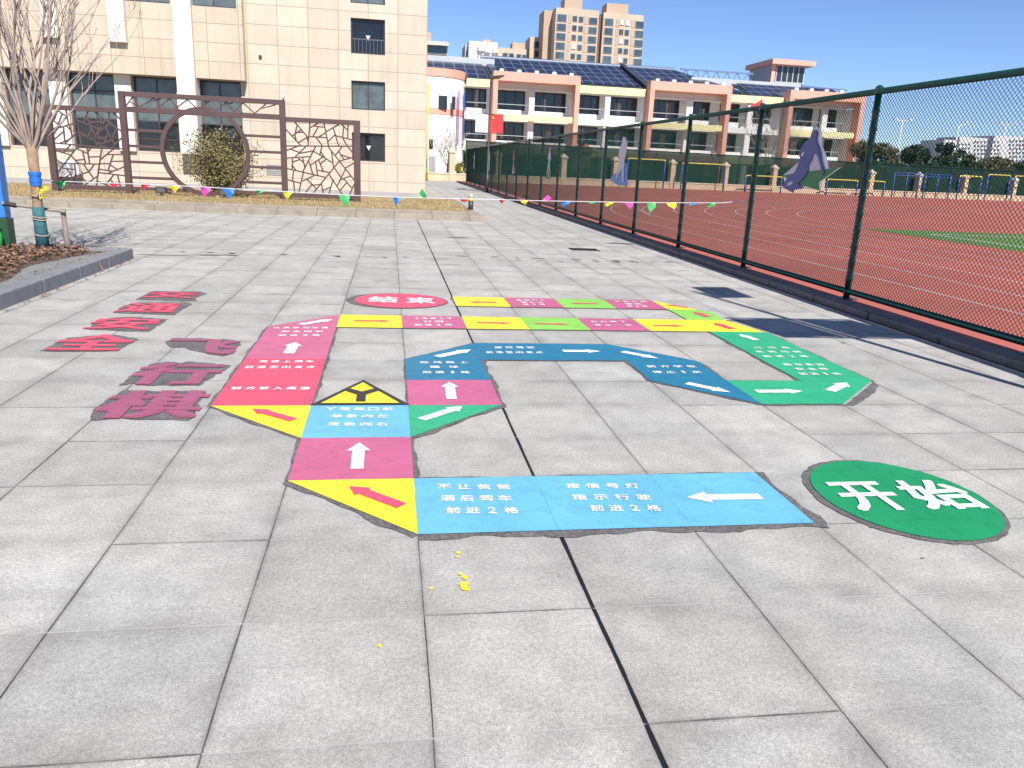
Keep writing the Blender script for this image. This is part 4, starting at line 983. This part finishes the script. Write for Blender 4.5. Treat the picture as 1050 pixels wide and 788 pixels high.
# flagpole
q = onw(772, 190, -1.0); zt = onw(772, 98.5, -1.0).z
fl = thing('flagpole', 'white flagpole flying a red flag in front of the school', 'flagpole', (q.x, q.y, ZT))
MB().tube([(q.x, q.y, ZT), (q.x, q.y, zt)], [.06, .04], 10).build('pole', white, fl, True)
fm = MB(); n0 = 8
for i in range(n0+1):
    u = i/n0
    for j in range(2): fm.v.append((q.x-.05-1.15*u, q.y+.1*math.sin(u*6+j*.5), zt-.2-.68*u if j == 0 else zt-1.02-.05*math.sin(u*5)))
fm.f = [(2*i, 2*i+2, 2*i+3, 2*i+1) for i in range(n0)]
o = fm.build('flag', redflag, fl); md = o.modifiers.new('th', 'SOLIDIFY'); md.thickness = .01
# yellow pole and grey cabinet left of the fence end
a = onw(437.6, 184, -.35); yp = thing('yellow_pole', 'thin tall yellow pole at the corner of the beige building', 'pole', (a.x, a.y, 0))
MB().tube([(a.x, a.y, 0), (a.x, a.y, onw(437.6, 86, -.35).z)], .075, 10).build('pole', PC['yellow'], yp, True)
MB().box(a.x-.16, a.x+.16, a.y-.16, a.y+.16, 0, .03).build('base_plate', steel, yp)
MB().box(a.x-.06, a.x-.01, a.y-.1, a.y+.1, 1.0, 1.7).build('meter_box', steel, yp)
a, b = onw(440, 160, 1.2), onw(446.5, 181, 1.2); cb = thing('grey_cabinet', 'grey service cabinet behind the low wall beside the yellow pole', 'cabinet', (a.x, a.y, 0))
MB().box(a.x, b.x, a.y, a.y+.5, 0, a.z).build('body', pm('cabinet_grey', (.33, .33, .33), .6), cb, bevel=.01)
MB().box((a.x+b.x)/2-.006, (a.x+b.x)/2+.006, a.y-.008, a.y-.001, .3, a.z-.1).build('door_gap', steel, cb)

def bushy(name, label, cat, base, lobes, n, size, mat, trunk=None, group=None, seed=1):
    t = thing(name, label, cat, base, group); rn = random.Random(seed); mb = MB()
    bx, by, bz = base
    # irregular clumps spread through each lobe so that light gets in between them
    cl = []
    for (x, y, z, rx, ry, rz) in lobes:
        for _ in range(9):
            d = Vector((rn.gauss(0, 1), rn.gauss(0, 1), rn.gauss(0, 1))).normalized()*rn.uniform(.35, .95); s_ = rn.uniform(.3, .5)
            cl.append((bx+x+d.x*rx, by+y+d.y*ry, bz+z+d.z*rz, rx*s_, ry*s_, rz*s_*.85))
    leaves(mb, rn, cl, n, size, .3)
    if trunk:
        h, r = trunk; st_ = MB().tube([(bx, by, bz), (bx+.05, by, bz+h*.5), (bx, by, bz+h)], [r, r*.8, r*.4], 8)
        st_.build('trunk', bark, t, True)
        lm = MB()
        for k in range(6):
            az = k*1.05+rn.random(); e = Vector((bx+math.cos(az)*h*.35, by+math.sin(az)*h*.35, bz+h*rn.uniform(.75, 1.15)))
            lm.tube([(bx, by, bz+h*.45), ((bx+e.x)/2, (by+e.y)/2, bz+h*.72), e], [r*.45, r*.3, r*.12], 5)
        lm.build('limbs', bark, t, True)
    mb.build('crown' if trunk else 'foliage', mat, t)
    return t
evg = leafmat('evergreen_leaf', (.035, .055, .02), .5); olv = leafmat('brown_olive_leaf', (.10, .09, .04), .45); ygr = leafmat('yellow_green_leaf', (.24, .22, .04), .4); shg = leafmat('shade_shrub_leaf', (.05, .085, .03), .5)
TG = 'trees beyond the tan wall'
def ftree(px, ytop, wpx, off, mat, label, seed, n=9500):
    p = onw(px, 190, off); ztop = onw(px, ytop, off).z; d = (p-CAM).length; w = wpx*d/FPX*.93
    H = ztop*1.07
    L = [(0, 0, H*.48, w*.5, w*.42, H*.42), (-w*.26, .3, H*.4, w*.36, w*.3, H*.36), (w*.26, -.3, H*.42, w*.36, w*.3, H*.37), (0, 0, H*.74, w*.33, w*.3, H*.27)]
    bushy('tree', label, 'tree', (p.x, p.y, 0), L, n, .17, mat, (H*.6, .16), TG, seed)
ftree(893, 147, 54, 5, olv, 'broad brownish olive tree behind the nearest fence post', 21)
ftree(936, 151, 36, 5, evg, 'dark round evergreen tree left of the pale towers', 22)
ftree(967, 147, 40, 6, evg, 'dark evergreen tree partly hiding the leftmost pale tower', 23)
ftree(1012, 161, 46, 5, olv, 'low olive tree in front of the pale towers', 24)
ftree(1052, 163, 34, 6, evg, 'dark evergreen tree at the right picture edge', 25)
ftree(918, 168, 40, 9, olv, 'low hazy olive tree between two taller dark crowns', 26, 5000)
SG = 'shrubs behind the windbreak net'
for i, (px, yt, off, lb, m) in enumerate([(600, 172, 2.2, 'yellowish shrub behind the net under the play hut roof', ygr), (560, 174, 2.4, 'green shrub behind the net left of the play hut', shg), (655, 176, 2.4, 'green shrub behind the net beside the lilac runner cut-out', shg), (720, 178, 2.6, 'green shrub behind the net below the second exercise bar', shg), (775, 180, 2.4, 'green shrub behind the net near the low exercise bar', shg), (535, 172, 2.2, 'olive shrub behind the net near the far fence posts', olv)]):
    p = onw(px, 190, off); zt = onw(px, yt, off).z
    bushy('shrub', lb, 'shrub', (p.x, p.y, 0), [(0, 0, zt*.5, 1.1, .8, zt*.5), (.7, .1, zt*.4, .8, .6, zt*.4)], 700, .13, m, None, SG, 40+i)
p = onw(472.5, 180, 1.0); bushy('shrub', 'yellow green shrub behind the low wall at the fence end', 'shrub', (p.x, p.y, 0), [(0, 0, .95, .55, .5, .85)], 700, .09, ygr, None, None, 61)
def bare(px, off, H, label, seed, mat=twig):
    p = onw(px, 190, off); t = thing('bare_tree', label, 'tree', (p.x, p.y, 0)); rn = random.Random(seed); mb = MB()
    MB().tube([(p.x, p.y, 0), (p.x+.04, p.y, H*.35)], [.1, .07], 8).build('trunk', bark, t, True)
    def go(a, d, L, r, lv):
        pts = [a]; n = 5
        for i in range(n):
            d = (d+Vector((rn.gauss(0, .12), rn.gauss(0, .12), .05))).normalized(); pts.append(pts[-1]+d*L/n)
            if lv < 2 and i > 0:
                az = rn.uniform(0, 6.28); go(pts[-1], (d+Vector((math.cos(az), math.sin(az), .3))*.8).normalized(), L*.5, r*.6, lv+1)
        mb.tube(pts, [max(.012, r*(1-.8*i/n)) for i in range(n+1)], 4, False)
    for k in range(9):
        az = k*.7+rn.random(); go(Vector((p.x+.04, p.y, H*.34)), Vector((math.cos(az)*.6, math.sin(az)*.6, 1)).normalized(), H*.62, .05, 0)
    mb.build('branches', mat, t, True)
bare(787, 2.0, 6.2, 'bare branching tree in front of the third salmon frame', 71)
bare(458, 1.6, 3.4, 'small pale leafless tree before the round white corner', 72, pm('pale_twig', (.45, .4, .36), .9))
# play hut roof behind the net
a = onw(598, 147, 5); l = onw(583, 156, 5); r = onw(606, 156.5, 5)
hut = thing('play_hut', 'wooden play hut with an orange pitched roof behind the net', 'play hut', (a.x, a.y, 0))
orr = pm('orange_roof', (.5, .15, .06), .7, .12, 2)
zr, ze = a.z, l.z; x0, x1 = l.x, r.x; xm = a.x; yy = a.y
MB().prism([(x0, yy-1.2, ze), (xm, yy-1.2, zr), (x1, yy-1.2, ze)], (0, 2.4, 0)).build('roof', orr, hut)
MB().box(x0+.25, x1-.25, yy-1, yy+1, 0, ze-.01).build('wall', pm('hut_wood', (.33, .2, .1), .8), hut)
MB().tube([(x0-.7, yy-1.25, ze-.1), (x0+.35, yy-1.25, ze+.2), (xm-.5, yy-1.25, zr-.2), (xm+.1, yy-1.25, zr+.25)], .12, 6).build('ridge_beam', fg, hut)

# ------------------------------------------------------------------ school building
FY = 86.0
def sx(px, Y=FY): return aty(px, 120, Y).x
sal = pm('salmon_paint', (.74, .355, .265), .7, .06, .5); yel = pm('pale_yellow_paint', (.83, .74, .37), .7, .05, .5); wht = pm('school_white', (.78, .77, .74), .75, .07, .4)
sglass = glass('school_glass', (.022, .027, .03), .1, .5, .6); rail_m = pm('pale_rail', (.4, .45, .47), .5)
curt = pm('pale_curtain', (.32, .31, .29), .9, .3, 2); sfr = pm('school_window_frame', (.03, .032, .035), .5)
sch = thing('school_building', 'white school building with salmon frames, yellow bands and a solar panel roof', 'school', (sx(650), FY, 0))
Z1F, Z2F, ZR = 3.4, 6.6, 9.45
SX0, SX1 = sx(476), sx(869)
BK = FY+2.0
MB().box(SX0-6, sx(876.5), BK, BK+12, 0, ZR).build('wall', wht, sch)
MB().box(sx(873), sx(876.5), FY, BK-.003, 0, ZR-.16).build('end_wall', wht, sch)
for z, m in ((Z1F, wht), (Z2F, wht)): MB().box(SX0-.5, SX1, FY+.02, BK-.002, z-.55, z).build('floor_slab', m, sch)
MB().box(SX0-.5, SX1, FY+.03, BK-.002, ZR-.15, ZR-.01).build('ceiling_slab', wht, sch)
bays = [(478, 501, 0), (509.5, 541.5, 1), (547.5, 584, 1), (592, 619, 0), (625, 658.5, 0), (669.5, 702.5, 1), (709.5, 734.5, 1), (744, 765.5, 0), (771.5, 799, 0), (813, 842.5, 1), (848.5, 867.5, 1)]
rs = random.Random(9)
def swin(x0, x1, z0, z1):
    y = BK-.06; w = MB()
    for a, b, c, d in ((x0, x1, z0, z0+.09), (x0, x1, z1-.09, z1), (x0, x0+.09, z0+.09, z1-.09), (x1-.09, x1, z0+.09, z1-.09)): w.box(a, b, y-.04, y+.055, c, d)
    for k in (1, 2): m = x0+(x1-x0)*k/3; w.box(m-.045, m+.045, y-.03, y+.055, z0+.09, z1-.09)
    wn = w.build('window', sfr, sch)
    MB().box(x0+.06, x1-.06, y+.02, y+.045, z0+.06, z1-.06).build('pane', sglass, wn)
    if rs.random() < .75:
        c = MB(); k = rs.randint(1, 2); a = x0+(x1-x0)*rs.uniform(.1, .6)
        c.prism([(a+.09*i, y+.016-.004*(i % 2), z0+.15) for i in range(int(rs.uniform(5, 10)))] + [(a+.09*4, y+.0185, z0+.15)], (0, 0, (z1-z0)*rs.uniform(.55, .85))).build('curtain', curt, wn)
for x0p, x1p, f in bays:
    x0, x1 = sx(x0p), sx(x1p)
    for zf in (0, Z1F, Z2F):
        swin(x0+.05, x1-.12, zf+.68, zf+(2.78 if zf == Z2F else 2.56))
        if zf:
            MB().box(x0+.02, x1-(.75 if zf == Z2F else .1), FY+.25, FY+.4, zf, zf+.6).build('parapet', wht, sch)
            MB().tube([(x0, FY+.3, zf+1.15), (x1, FY+.3, zf+1.15)], .035, 6).build('railing', rail_m, sch)
for px0, px1 in ((500.5, 503), (541.8, 547.2), (590, 592), (619.4, 624.6), (658.6, 660.3), (703, 709.2), (742.5, 744), (765.8, 771.2), (799.5, 801.3), (843, 848.2)):
    MB().box(sx(px0), sx(px1), FY-.12, FY+.42, 0, ZR-.16).build('column', wht, sch)
# bands
def band_(x0, x1, z0, z1, m, y=FY-.3, d=.35): return MB().box(x0, x1, y, y+d, z0, z1).build('band', m, sch)
for a, b in ((477.5, 502.5), (590.2, 659.8), (742.8, 800.8)):
    MB().box(sx(a), sx(b), FY-.35, FY+.6, ZR-.14, ZR+.62).build('band', yel, sch)['label'] = 'pale yellow eaves band'
    band_(sx(a), sx(b), 2.75, Z1F+.02, yel); band_(sx(a), sx(b), Z2F-.55, Z2F+.02, wht, FY-.2, .2)
for a, b, c, d in ((503, 509, 584.5, 590), (660.4, 669, 735, 742.4), (801.4, 812.4, 868, 877.5)):
    x0, x1, x2, x3 = sx(a), sx(b), sx(c), sx(d); fr_ = MB()
    y0, y1 = FY-1.5, FY-.01
    for (p, q_) in ((x0, x0+.5), (x3-.5, x3)): fr_.box(p, q_, y0, y1, 2.7, 9.95)
    fr_.box(x0, x3, y0, y1, 9.95, 10.85); fr_.box(x0+.502, x3-.502, y0+.2, y1, 2.7, 3.4)
    fr_.build('frame', sal, sch)['label'] = 'projecting salmon frame'
    MB().box(x0+.504, x3-.504, y0+.35, y1-.6, Z2F-.5, Z2F+.1).build('band', yel, sch)['label'] = 'pale yellow floor band'
    MB().box(x0+.1, x3-.1, FY, BK+.5, ZR+.01, 10.8).build('parapet_return', wht, sch)
# round corner block
def outline(grow=0):
    xa, xb = -12.0, sx(477); R = 3.6; y = FY-2.2; p = [(xa, y-grow)]
    for k in range(9): g = PI/2*k/8; p.append((xb-R+(R+grow)*math.sin(g), y+R-(R+grow)*math.cos(g)))
    return p + [(xb+grow, FY+9), (xa, FY+9)]
def slab(z0, z1, g, m, name): return MB().prism([(x, y, z0) for x, y in outline(g)], (0, 0, z1-z0)).build(name, m, sch)
slab(0, 6.25, 0, wht, 'corner_wall'); slab(6.251, 6.85, .06, sal, 'corner_band'); slab(6.851, 9.9, 0, wht, 'corner_wall'); slab(9.901, 10.7, .08, sal, 'corner_band')
for px0, px1, y0, y1 in ((450, 458.5, 98, 112.4), (463.5, 467, 99, 112.8), (440, 444, 143, 153)):
    a, b = aty(px0, y0, FY-2.3), aty(px1, y1, FY-2.3); w = MB().box(a.x, b.x, FY-2.26, FY-2.202, b.z, a.z).build('window', sfr, sch)
    MB().box(a.x+.08, b.x-.08, FY-2.28, FY-2.261, b.z+.08, a.z-.08).build('pane', sglass, w)
for px, m in ((470, pm('magenta_paint', (.4, .05, .16), .6)), (475.5, gblue)):
    a = aty(px, 120, FY-1.6 if px < 473 else FY-.2); MB().box(a.x-.06, a.x+.06, a.y-.2, a.y+.1, 3.3, 8.6).build('fin', m, sch)
# roof with solar panels
def pvmat():
    s = NT('solar_panel'); sep = s.n('ShaderNodeSeparateXYZ'); s.l(s.tc.outputs['Object'], sep.inputs[0])
    def ln(v, p, w):
        u = s.math('DIVIDE', v, p); return s.math('LESS_THAN', s.math('ABSOLUTE', s.math('SUBTRACT', u, s.math('ROUND', u))), w)
    g = s.math('MAXIMUM', ln(sep.outputs[0], 1.15, .03), ln(sep.outputs[1], 2.0, .03))
    f = s.mr(s.noise(.25, 2), .3, .7, .7, 1.3)
    s.l(s.mix(g, s.scalecol((.014, .019, .04), f), (.2, .22, .27)), s.b.inputs['Base Color']); s.b.inputs['Roughness'].default_value = .3; return s.m
PV = pvmat(); rgrey = pm('roof_grey', (.42, .45, .47), .6, .08, .4); rdark = pm('roof_dark', (.035, .045, .06), .6, .1, .5); rblue = pm('roof_blue', (.04, .085, .17), .45, .15, .4)
EZ = ZR+.75; RY = 97.0; RZ = aty(600, 66.5, RY).z
def slope(x0, x1, y1, z1, name='roof', cut=0):
    MB().prism([(x0, FY+.3, EZ-.25), (x1, FY+.3, EZ-.25), (x1-cut, y1, z1-.25), (x0, y1, z1-.25)], (0, 0, .2)).build(name, rdark, sch)
    MB().prism([(x0+.3, FY+.9, EZ+.02+(z1-EZ)*.055), (x1-.3, FY+.9, EZ+.02+(z1-EZ)*.055), (x1-.3-cut, y1-.6, z1-.06), (x0+.3, y1-.6, z1-.06)], (0, 0, .06)).build('solar_array', PV, sch)
xs1, xs2, xs3, xs4 = sx(502), sx(661), sx(742.5), sx(801)
z1a = aty(470, 65, 93).z; slope(-8, xs1-.05, 93, z1a); MB().box(-8, xs1+1.2, 93.0, 95.5, z1a-.2, aty(470, 58.5, 93).z).build('roof_cap', rgrey, sch)
slope(xs1+.05, xs2-.2, RY, RZ); MB().tube([(xs1, RY, RZ), (xs2-.2, RY, RZ)], .3, 8).build('ridge', rblue, sch)
MB().prism([(xs2-.18, FY+.2, EZ-.2), (xs2+.35, FY+.2, EZ-.2), (xs2+.35, RY+.2, RZ-.1), (xs2-.18, RY+.2, RZ-.1)], (0, 0, .55)).build('gable_fin', rdark, sch)
xr3 = aty(692, 73, RY).x; slope(xs2+.4, xs3+3, RY, RZ, 'roof', xs3+3-xr3); MB().tube([(xs2+.4, RY, RZ), (xr3, RY, RZ)], .3, 8).build('ridge', rblue, sch)
z4 = aty(770, 87, 92).z; slope(xs3+3.05, xs4+9, 92, z4); MB().box(xs3-2, xs4+5, 92.02, 94.5, z4-.3, aty(770, 83, 92).z).build('roof_cap', rgrey, sch)
for x0, x3 in ((sx(503), sx(590)), (sx(660.4), sx(742.4)), (sx(801.4), sx(877.5))):
    for k in range(5): xx_ = x0+.9+(x3-x0-1.8)*k/4; MB().box(xx_-.2, xx_+.2, FY-1, FY-.6, 10.852, 11.15).build('ballast_block', wht, sch)
def truss(pa, pb, ha, Y):
    a, b = aty(*pa, Y), aty(*pb, Y); n = max(4, int((b.x-a.x)/1.3)); t = MB()
    for k in range(n):
        xa, xb = a.x+(b.x-a.x)*k/n, a.x+(b.x-a.x)*(k+1)/n; za, zb = a.z+(b.z-a.z)*k/n, a.z+(b.z-a.z)*(k+1)/n
        t.bar((xa, Y, za-ha), ((xa+xb)/2, Y, (za+zb)/2), .09); t.bar(((xa+xb)/2, Y+.003, (za+zb)/2), (xb, Y+.003, zb-ha), .09)
    t.bar((a.x, Y-.005, a.z), (b.x, Y-.005, b.z), .2); t.bar((a.x, Y-.005, a.z-ha), (b.x, Y-.005, b.z-ha), .14)
    for k in range(0, n+1, 3): xk = a.x+(b.x-a.x)*k/n; t.box(xk-.06, xk+.06, Y+.1, Y+.22, 9, a.z+(b.z-a.z)*k/n-ha)
    t.build('roof_truss', pm('truss_blue', (.12, .18, .33), .5), sch)
truss((698, 71), (772, 76), 1.15, 95.5); truss((806, 87), (868, 93), 1.0, 95)
# stair penthouse
PY = 101.0; pa, pb = aty(791.5, 66.5, PY), aty(826, 66.5, PY); zb_ = 9.0; zt_ = pa.z
MB().box(pa.x, pb.x, PY, PY+6.5, zb_, zt_).build('penthouse_wall', pm('penthouse_grey', (.36, .36, .38), .7), sch)
MB().box(pa.x-.4, pb.x+.9, PY-1.0, PY+7.2, zt_+.002, zt_+.62).build('penthouse_roof', sal, sch)
gl = MB()
w_ = pb.x-pa.x
for i in range(6): gl.box(pa.x+.7+(w_-.8)*i/5-.05, pa.x+.7+(w_-.8)*i/5+.05, PY-.16, PY-.09, zb_, zt_-.05)
for j in range(4): gl.box(pa.x+.7, pb.x-.1, PY-.15, PY-.1, zb_+.4+(zt_-zb_-.5)*j/3, zb_+.5+(zt_-zb_-.5)*j/3)
pw = MB().box(pa.x+.7, pb.x-.1, PY-.09, PY-.005, zb_, zt_-.02).build('penthouse_glazing', sglass, sch); gl.build('mullions', pm('mullion_grey', (.5, .52, .54), .5), pw)
MB().box(pa.x, pa.x+.5, PY-.2, PY-.004, zb_, zt_-.01).build('penthouse_pier', sal, sch)

# ------------------------------------------------------------------ blocks of flats beyond
flat = pm('flats_beige', (.50, .40, .30), .8, .08, .15); flat2 = pm('flats_tan', (.45, .33, .235), .8, .08, .15); fwh = pm('flats_white', (.66, .64, .63), .8, .08, .1); fdk = pm('flats_recess', (.16, .095, .075), .9, .2, .3)
fgl = glass('flats_glass', (.06, .085, .1), .12, .2, .5); flf = pm('flats_frame', (.3, .3, .3), .6)
def bx_(par, name, m, px0, px1, y0, y1, Y, d, zbase=None):
    a, b = aty(px0, (y0+y1)/2, Y), aty(px1, (y0+y1)/2, Y); pm_ = (px0+px1)/2
    z1 = aty(pm_, y0, Y).z; z0 = aty(pm_, y1, Y).z if zbase is None else zbase
    return MB().box(a.x, b.x, Y, Y+d, z0, z1).build(name, m, par)
TYY = 250.0
def winp(par, px, py, w, h, Y, m=None, proud=.2):
    c = aty(px, py, Y-proud); s_ = (c-CAM).length/FPX; a, b = w*s_/2, h*s_/2
    f = MB().box(c.x-a, c.x+a, Y-proud, Y-.01, c.z-b, c.z+b).build('window', flf, par)
    MB().box(c.x-a*.86, c.x+a*.86, Y-proud-.06, Y-proud-.005, c.z-b*.86, c.z+b*.86).build('pane', m or fgl, f)
tw = thing('apartment_tower', 'tallest beige apartment tower with two blocks above the school roof', 'apartment building', (aty(608, 60, TYY).x, TYY, 0))
zb = lambda L: (540+L[0]/7.5, L[1]/7.5)
bx_(tw, 'wall', flat, 570.5, 615, 9.5, 0, TYY, 14, 0)['label'] = 'left block'
bx_(tw, 'wall', flat, 619.5, 661, 14.5, 0, TYY+3, 14, 0)['label'] = 'right block'
bx_(tw, 'recess', fdk, 613.5, 620.5, 17, 0, TYY+4.5, 9, 0)
bx_(tw, 'side_wing', flat2, 558.5, 571.5, 11, 0, TYY+5, 8.5, 0)
for a in ((579, 597, -1.5, 10, 2), (622, 644, 4, 15, 5)): bx_(tw, 'lift_house', flat2, a[0], a[1], a[2], a[3]+3, TYY+a[4], 6)
rs = random.Random(3); pwh = pm('pale_blind', (.6, .6, .58), .8)
for r in range(6):
    dy = r*9.6
    for L, w, h in (((272, 138), 9.5, 6.4), ((372, 145), 4.4, 4.8), ((420, 150), 4.4, 4.8), ((512, 163), 8.6, 6.0)):
        x, y = zb(L); winp(tw, x-r*.55, y+dy, w, h, TYY, pwh if rs.random() < .1 else None)
    for L, w, h in (((635, 170), 8.8, 6.2), ((732, 175), 4.3, 4.8), ((776, 180), 4.3, 4.8), ((870, 192), 8.8, 6.2)):
        x, y = zb(L); winp(tw, x-r*.55, y+dy, w, h, TYY+3, pwh if rs.random() < .12 else None)
    for L in ((333, 150), (455, 160)):
        x, y = zb(L); c = aty(x-r*.55, y+dy, TYY); MB().box(c.x-.5, c.x+.5, TYY-.12, TYY-.005, c.z-1.1, c.z+1.1).build('vent_louvre', flat2, tw)
    for L in ((700, 180), (816, 186)):
        x, y = zb(L); c = aty(x-r*.55, y+dy, TYY+3); MB().box(c.x-.5, c.x+.5, TYY+2.88, TYY+2.995, c.z-1.1, c.z+1.1).build('vent_louvre', flat2, tw)
def block(label, m, px0, px1, y0, Y, d, wins, name='apartment_building', extra=None):
    t = thing(name, label, 'apartment building', (aty((px0+px1)/2, y0, Y).x, Y, 0), 'blocks of flats behind the school')
    bx_(t, 'wall', m, px0, px1, y0, 0, Y, d, 0)
    for w in wins: winp(t, *w, Y)
    for e in (extra or []): bx_(t, e[0], e[1], e[2], e[3], e[4], e[5], Y+e[6], 5)
    return t
block('narrow beige flats at the left foot of the tallest tower', flat, 544.5, 558, 38.5, 262, 9, [(551, 46+9.5*k, 7, 6) for k in range(4)], extra=[('side_wing', flat2, 542.6, 546, 39.5, 70, 3)])
block('low beige flats with a stepped roof left of the narrow flats', flat, 511.5, 541, 50, 258, 12, [(518, 57, 5, 4.6), (524.5, 57.5, 5, 4.6), (532, 58, 4.5, 4), (537.5, 58.5, 4, 4), (518, 66, 5, 4.6), (532, 67, 4.5, 4)], extra=[('lift_house', flat2, 525.5, 538, 44, 52, 2), ('stair_house', flat2, 511.5, 516.5, 49, 56, 1.5)])
t = block('white flats with round balconies behind the school', fwh, 481.5, 511, 43, 245, 14, [])
for px, py in ((493, 49), (500, 50.5), (508, 51), (493, 57.5), (500, 59), (508, 59.5)):
    c = aty(px, py, 244); MB().prism([(c.x+1.05*math.cos(g), 245-.005-1.2*abs(math.sin(g)), c.z-.9) for g in [PI*k/10 for k in range(11)]], (0, 0, 1.0)).build('balcony', fwh, t)
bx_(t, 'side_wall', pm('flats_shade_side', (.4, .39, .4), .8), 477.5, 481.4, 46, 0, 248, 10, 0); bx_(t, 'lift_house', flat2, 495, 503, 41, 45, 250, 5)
t = block('beige flats with a glazed top floor just right of the stone building', flat, 425, 459.5, 42, 230, 12, [], extra=[('roof_house', flat2, 425, 442, 33, 44, 2)])
winp(t, 448, 51, 20, 9, 229.5, fgl); bx_(t, 'canopy', fwh, 437, 460.5, 44, 46.3, 227.5, 3)
RGp = 'pale towers on the right horizon'
fsh = pm('pale_tower', (.62, .60, .60), .85, .08, .06)
for px0, px1, y0, y1, Y, lb in ((981.5, 995, 144.5, 60, 330, 'leftmost pale tower rising behind the dark evergreen'), (997.5, 1027.5, 142, 60, 345, 'wide middle pale tower on the right horizon'), (1033.5, 1066, 141, 60, 350, 'pale tower at the right picture edge'), (1027, 1036, 158, 60, 380, 'low pale block between the two wide towers')):
    t = thing('apartment_building', lb, 'apartment building', (aty((px0+px1)/2, 150, Y).x, Y, 0), RGp)
    bx_(t, 'wall', fsh, px0, px1, y0, 0, Y, 16, 0)
    k = px0+2.2
    while k < px1-1:
        for r in range(6): winp(t, k, y0+4+r*4.0, 1.7, 1.9, Y)
        k += 3.4
FL = 'floodlight masts beyond the field'
for px, yt, off, lb, arm in ((914.5, 122, 12, 'white floodlight mast with a crossbar above the dark round tree', 1), (972, 128, 12, 'white mast with one slanted arm above the evergreen', 0), (1019.5, 126, 12, 'white mast with crossed arms before the pale towers', 1)):
    q = onw(px, 190, off); zt = onw(px, yt, off).z; t = thing('floodlight_mast', lb, 'floodlight mast', (q.x, q.y, 0), FL)
    MB().tube([(q.x, q.y, 0), (q.x, q.y, zt)], [.13, .07], 8).build('mast', white, t, True)
    MB().bar((q.x-(.9 if arm else .0), q.y, zt-.1), (q.x+.95, q.y, zt-.1+(0 if arm else .4)), .1).build('arm', white, t)
    for s_ in ((-1, 1) if arm else (1,)): MB().box(q.x+s_*.95-.2, q.x+s_*.95+.2, q.y-.16, q.y+.16, zt-.02+(0 if arm else .4), zt+.14+(0 if arm else .4)).build('lamp', white, t)
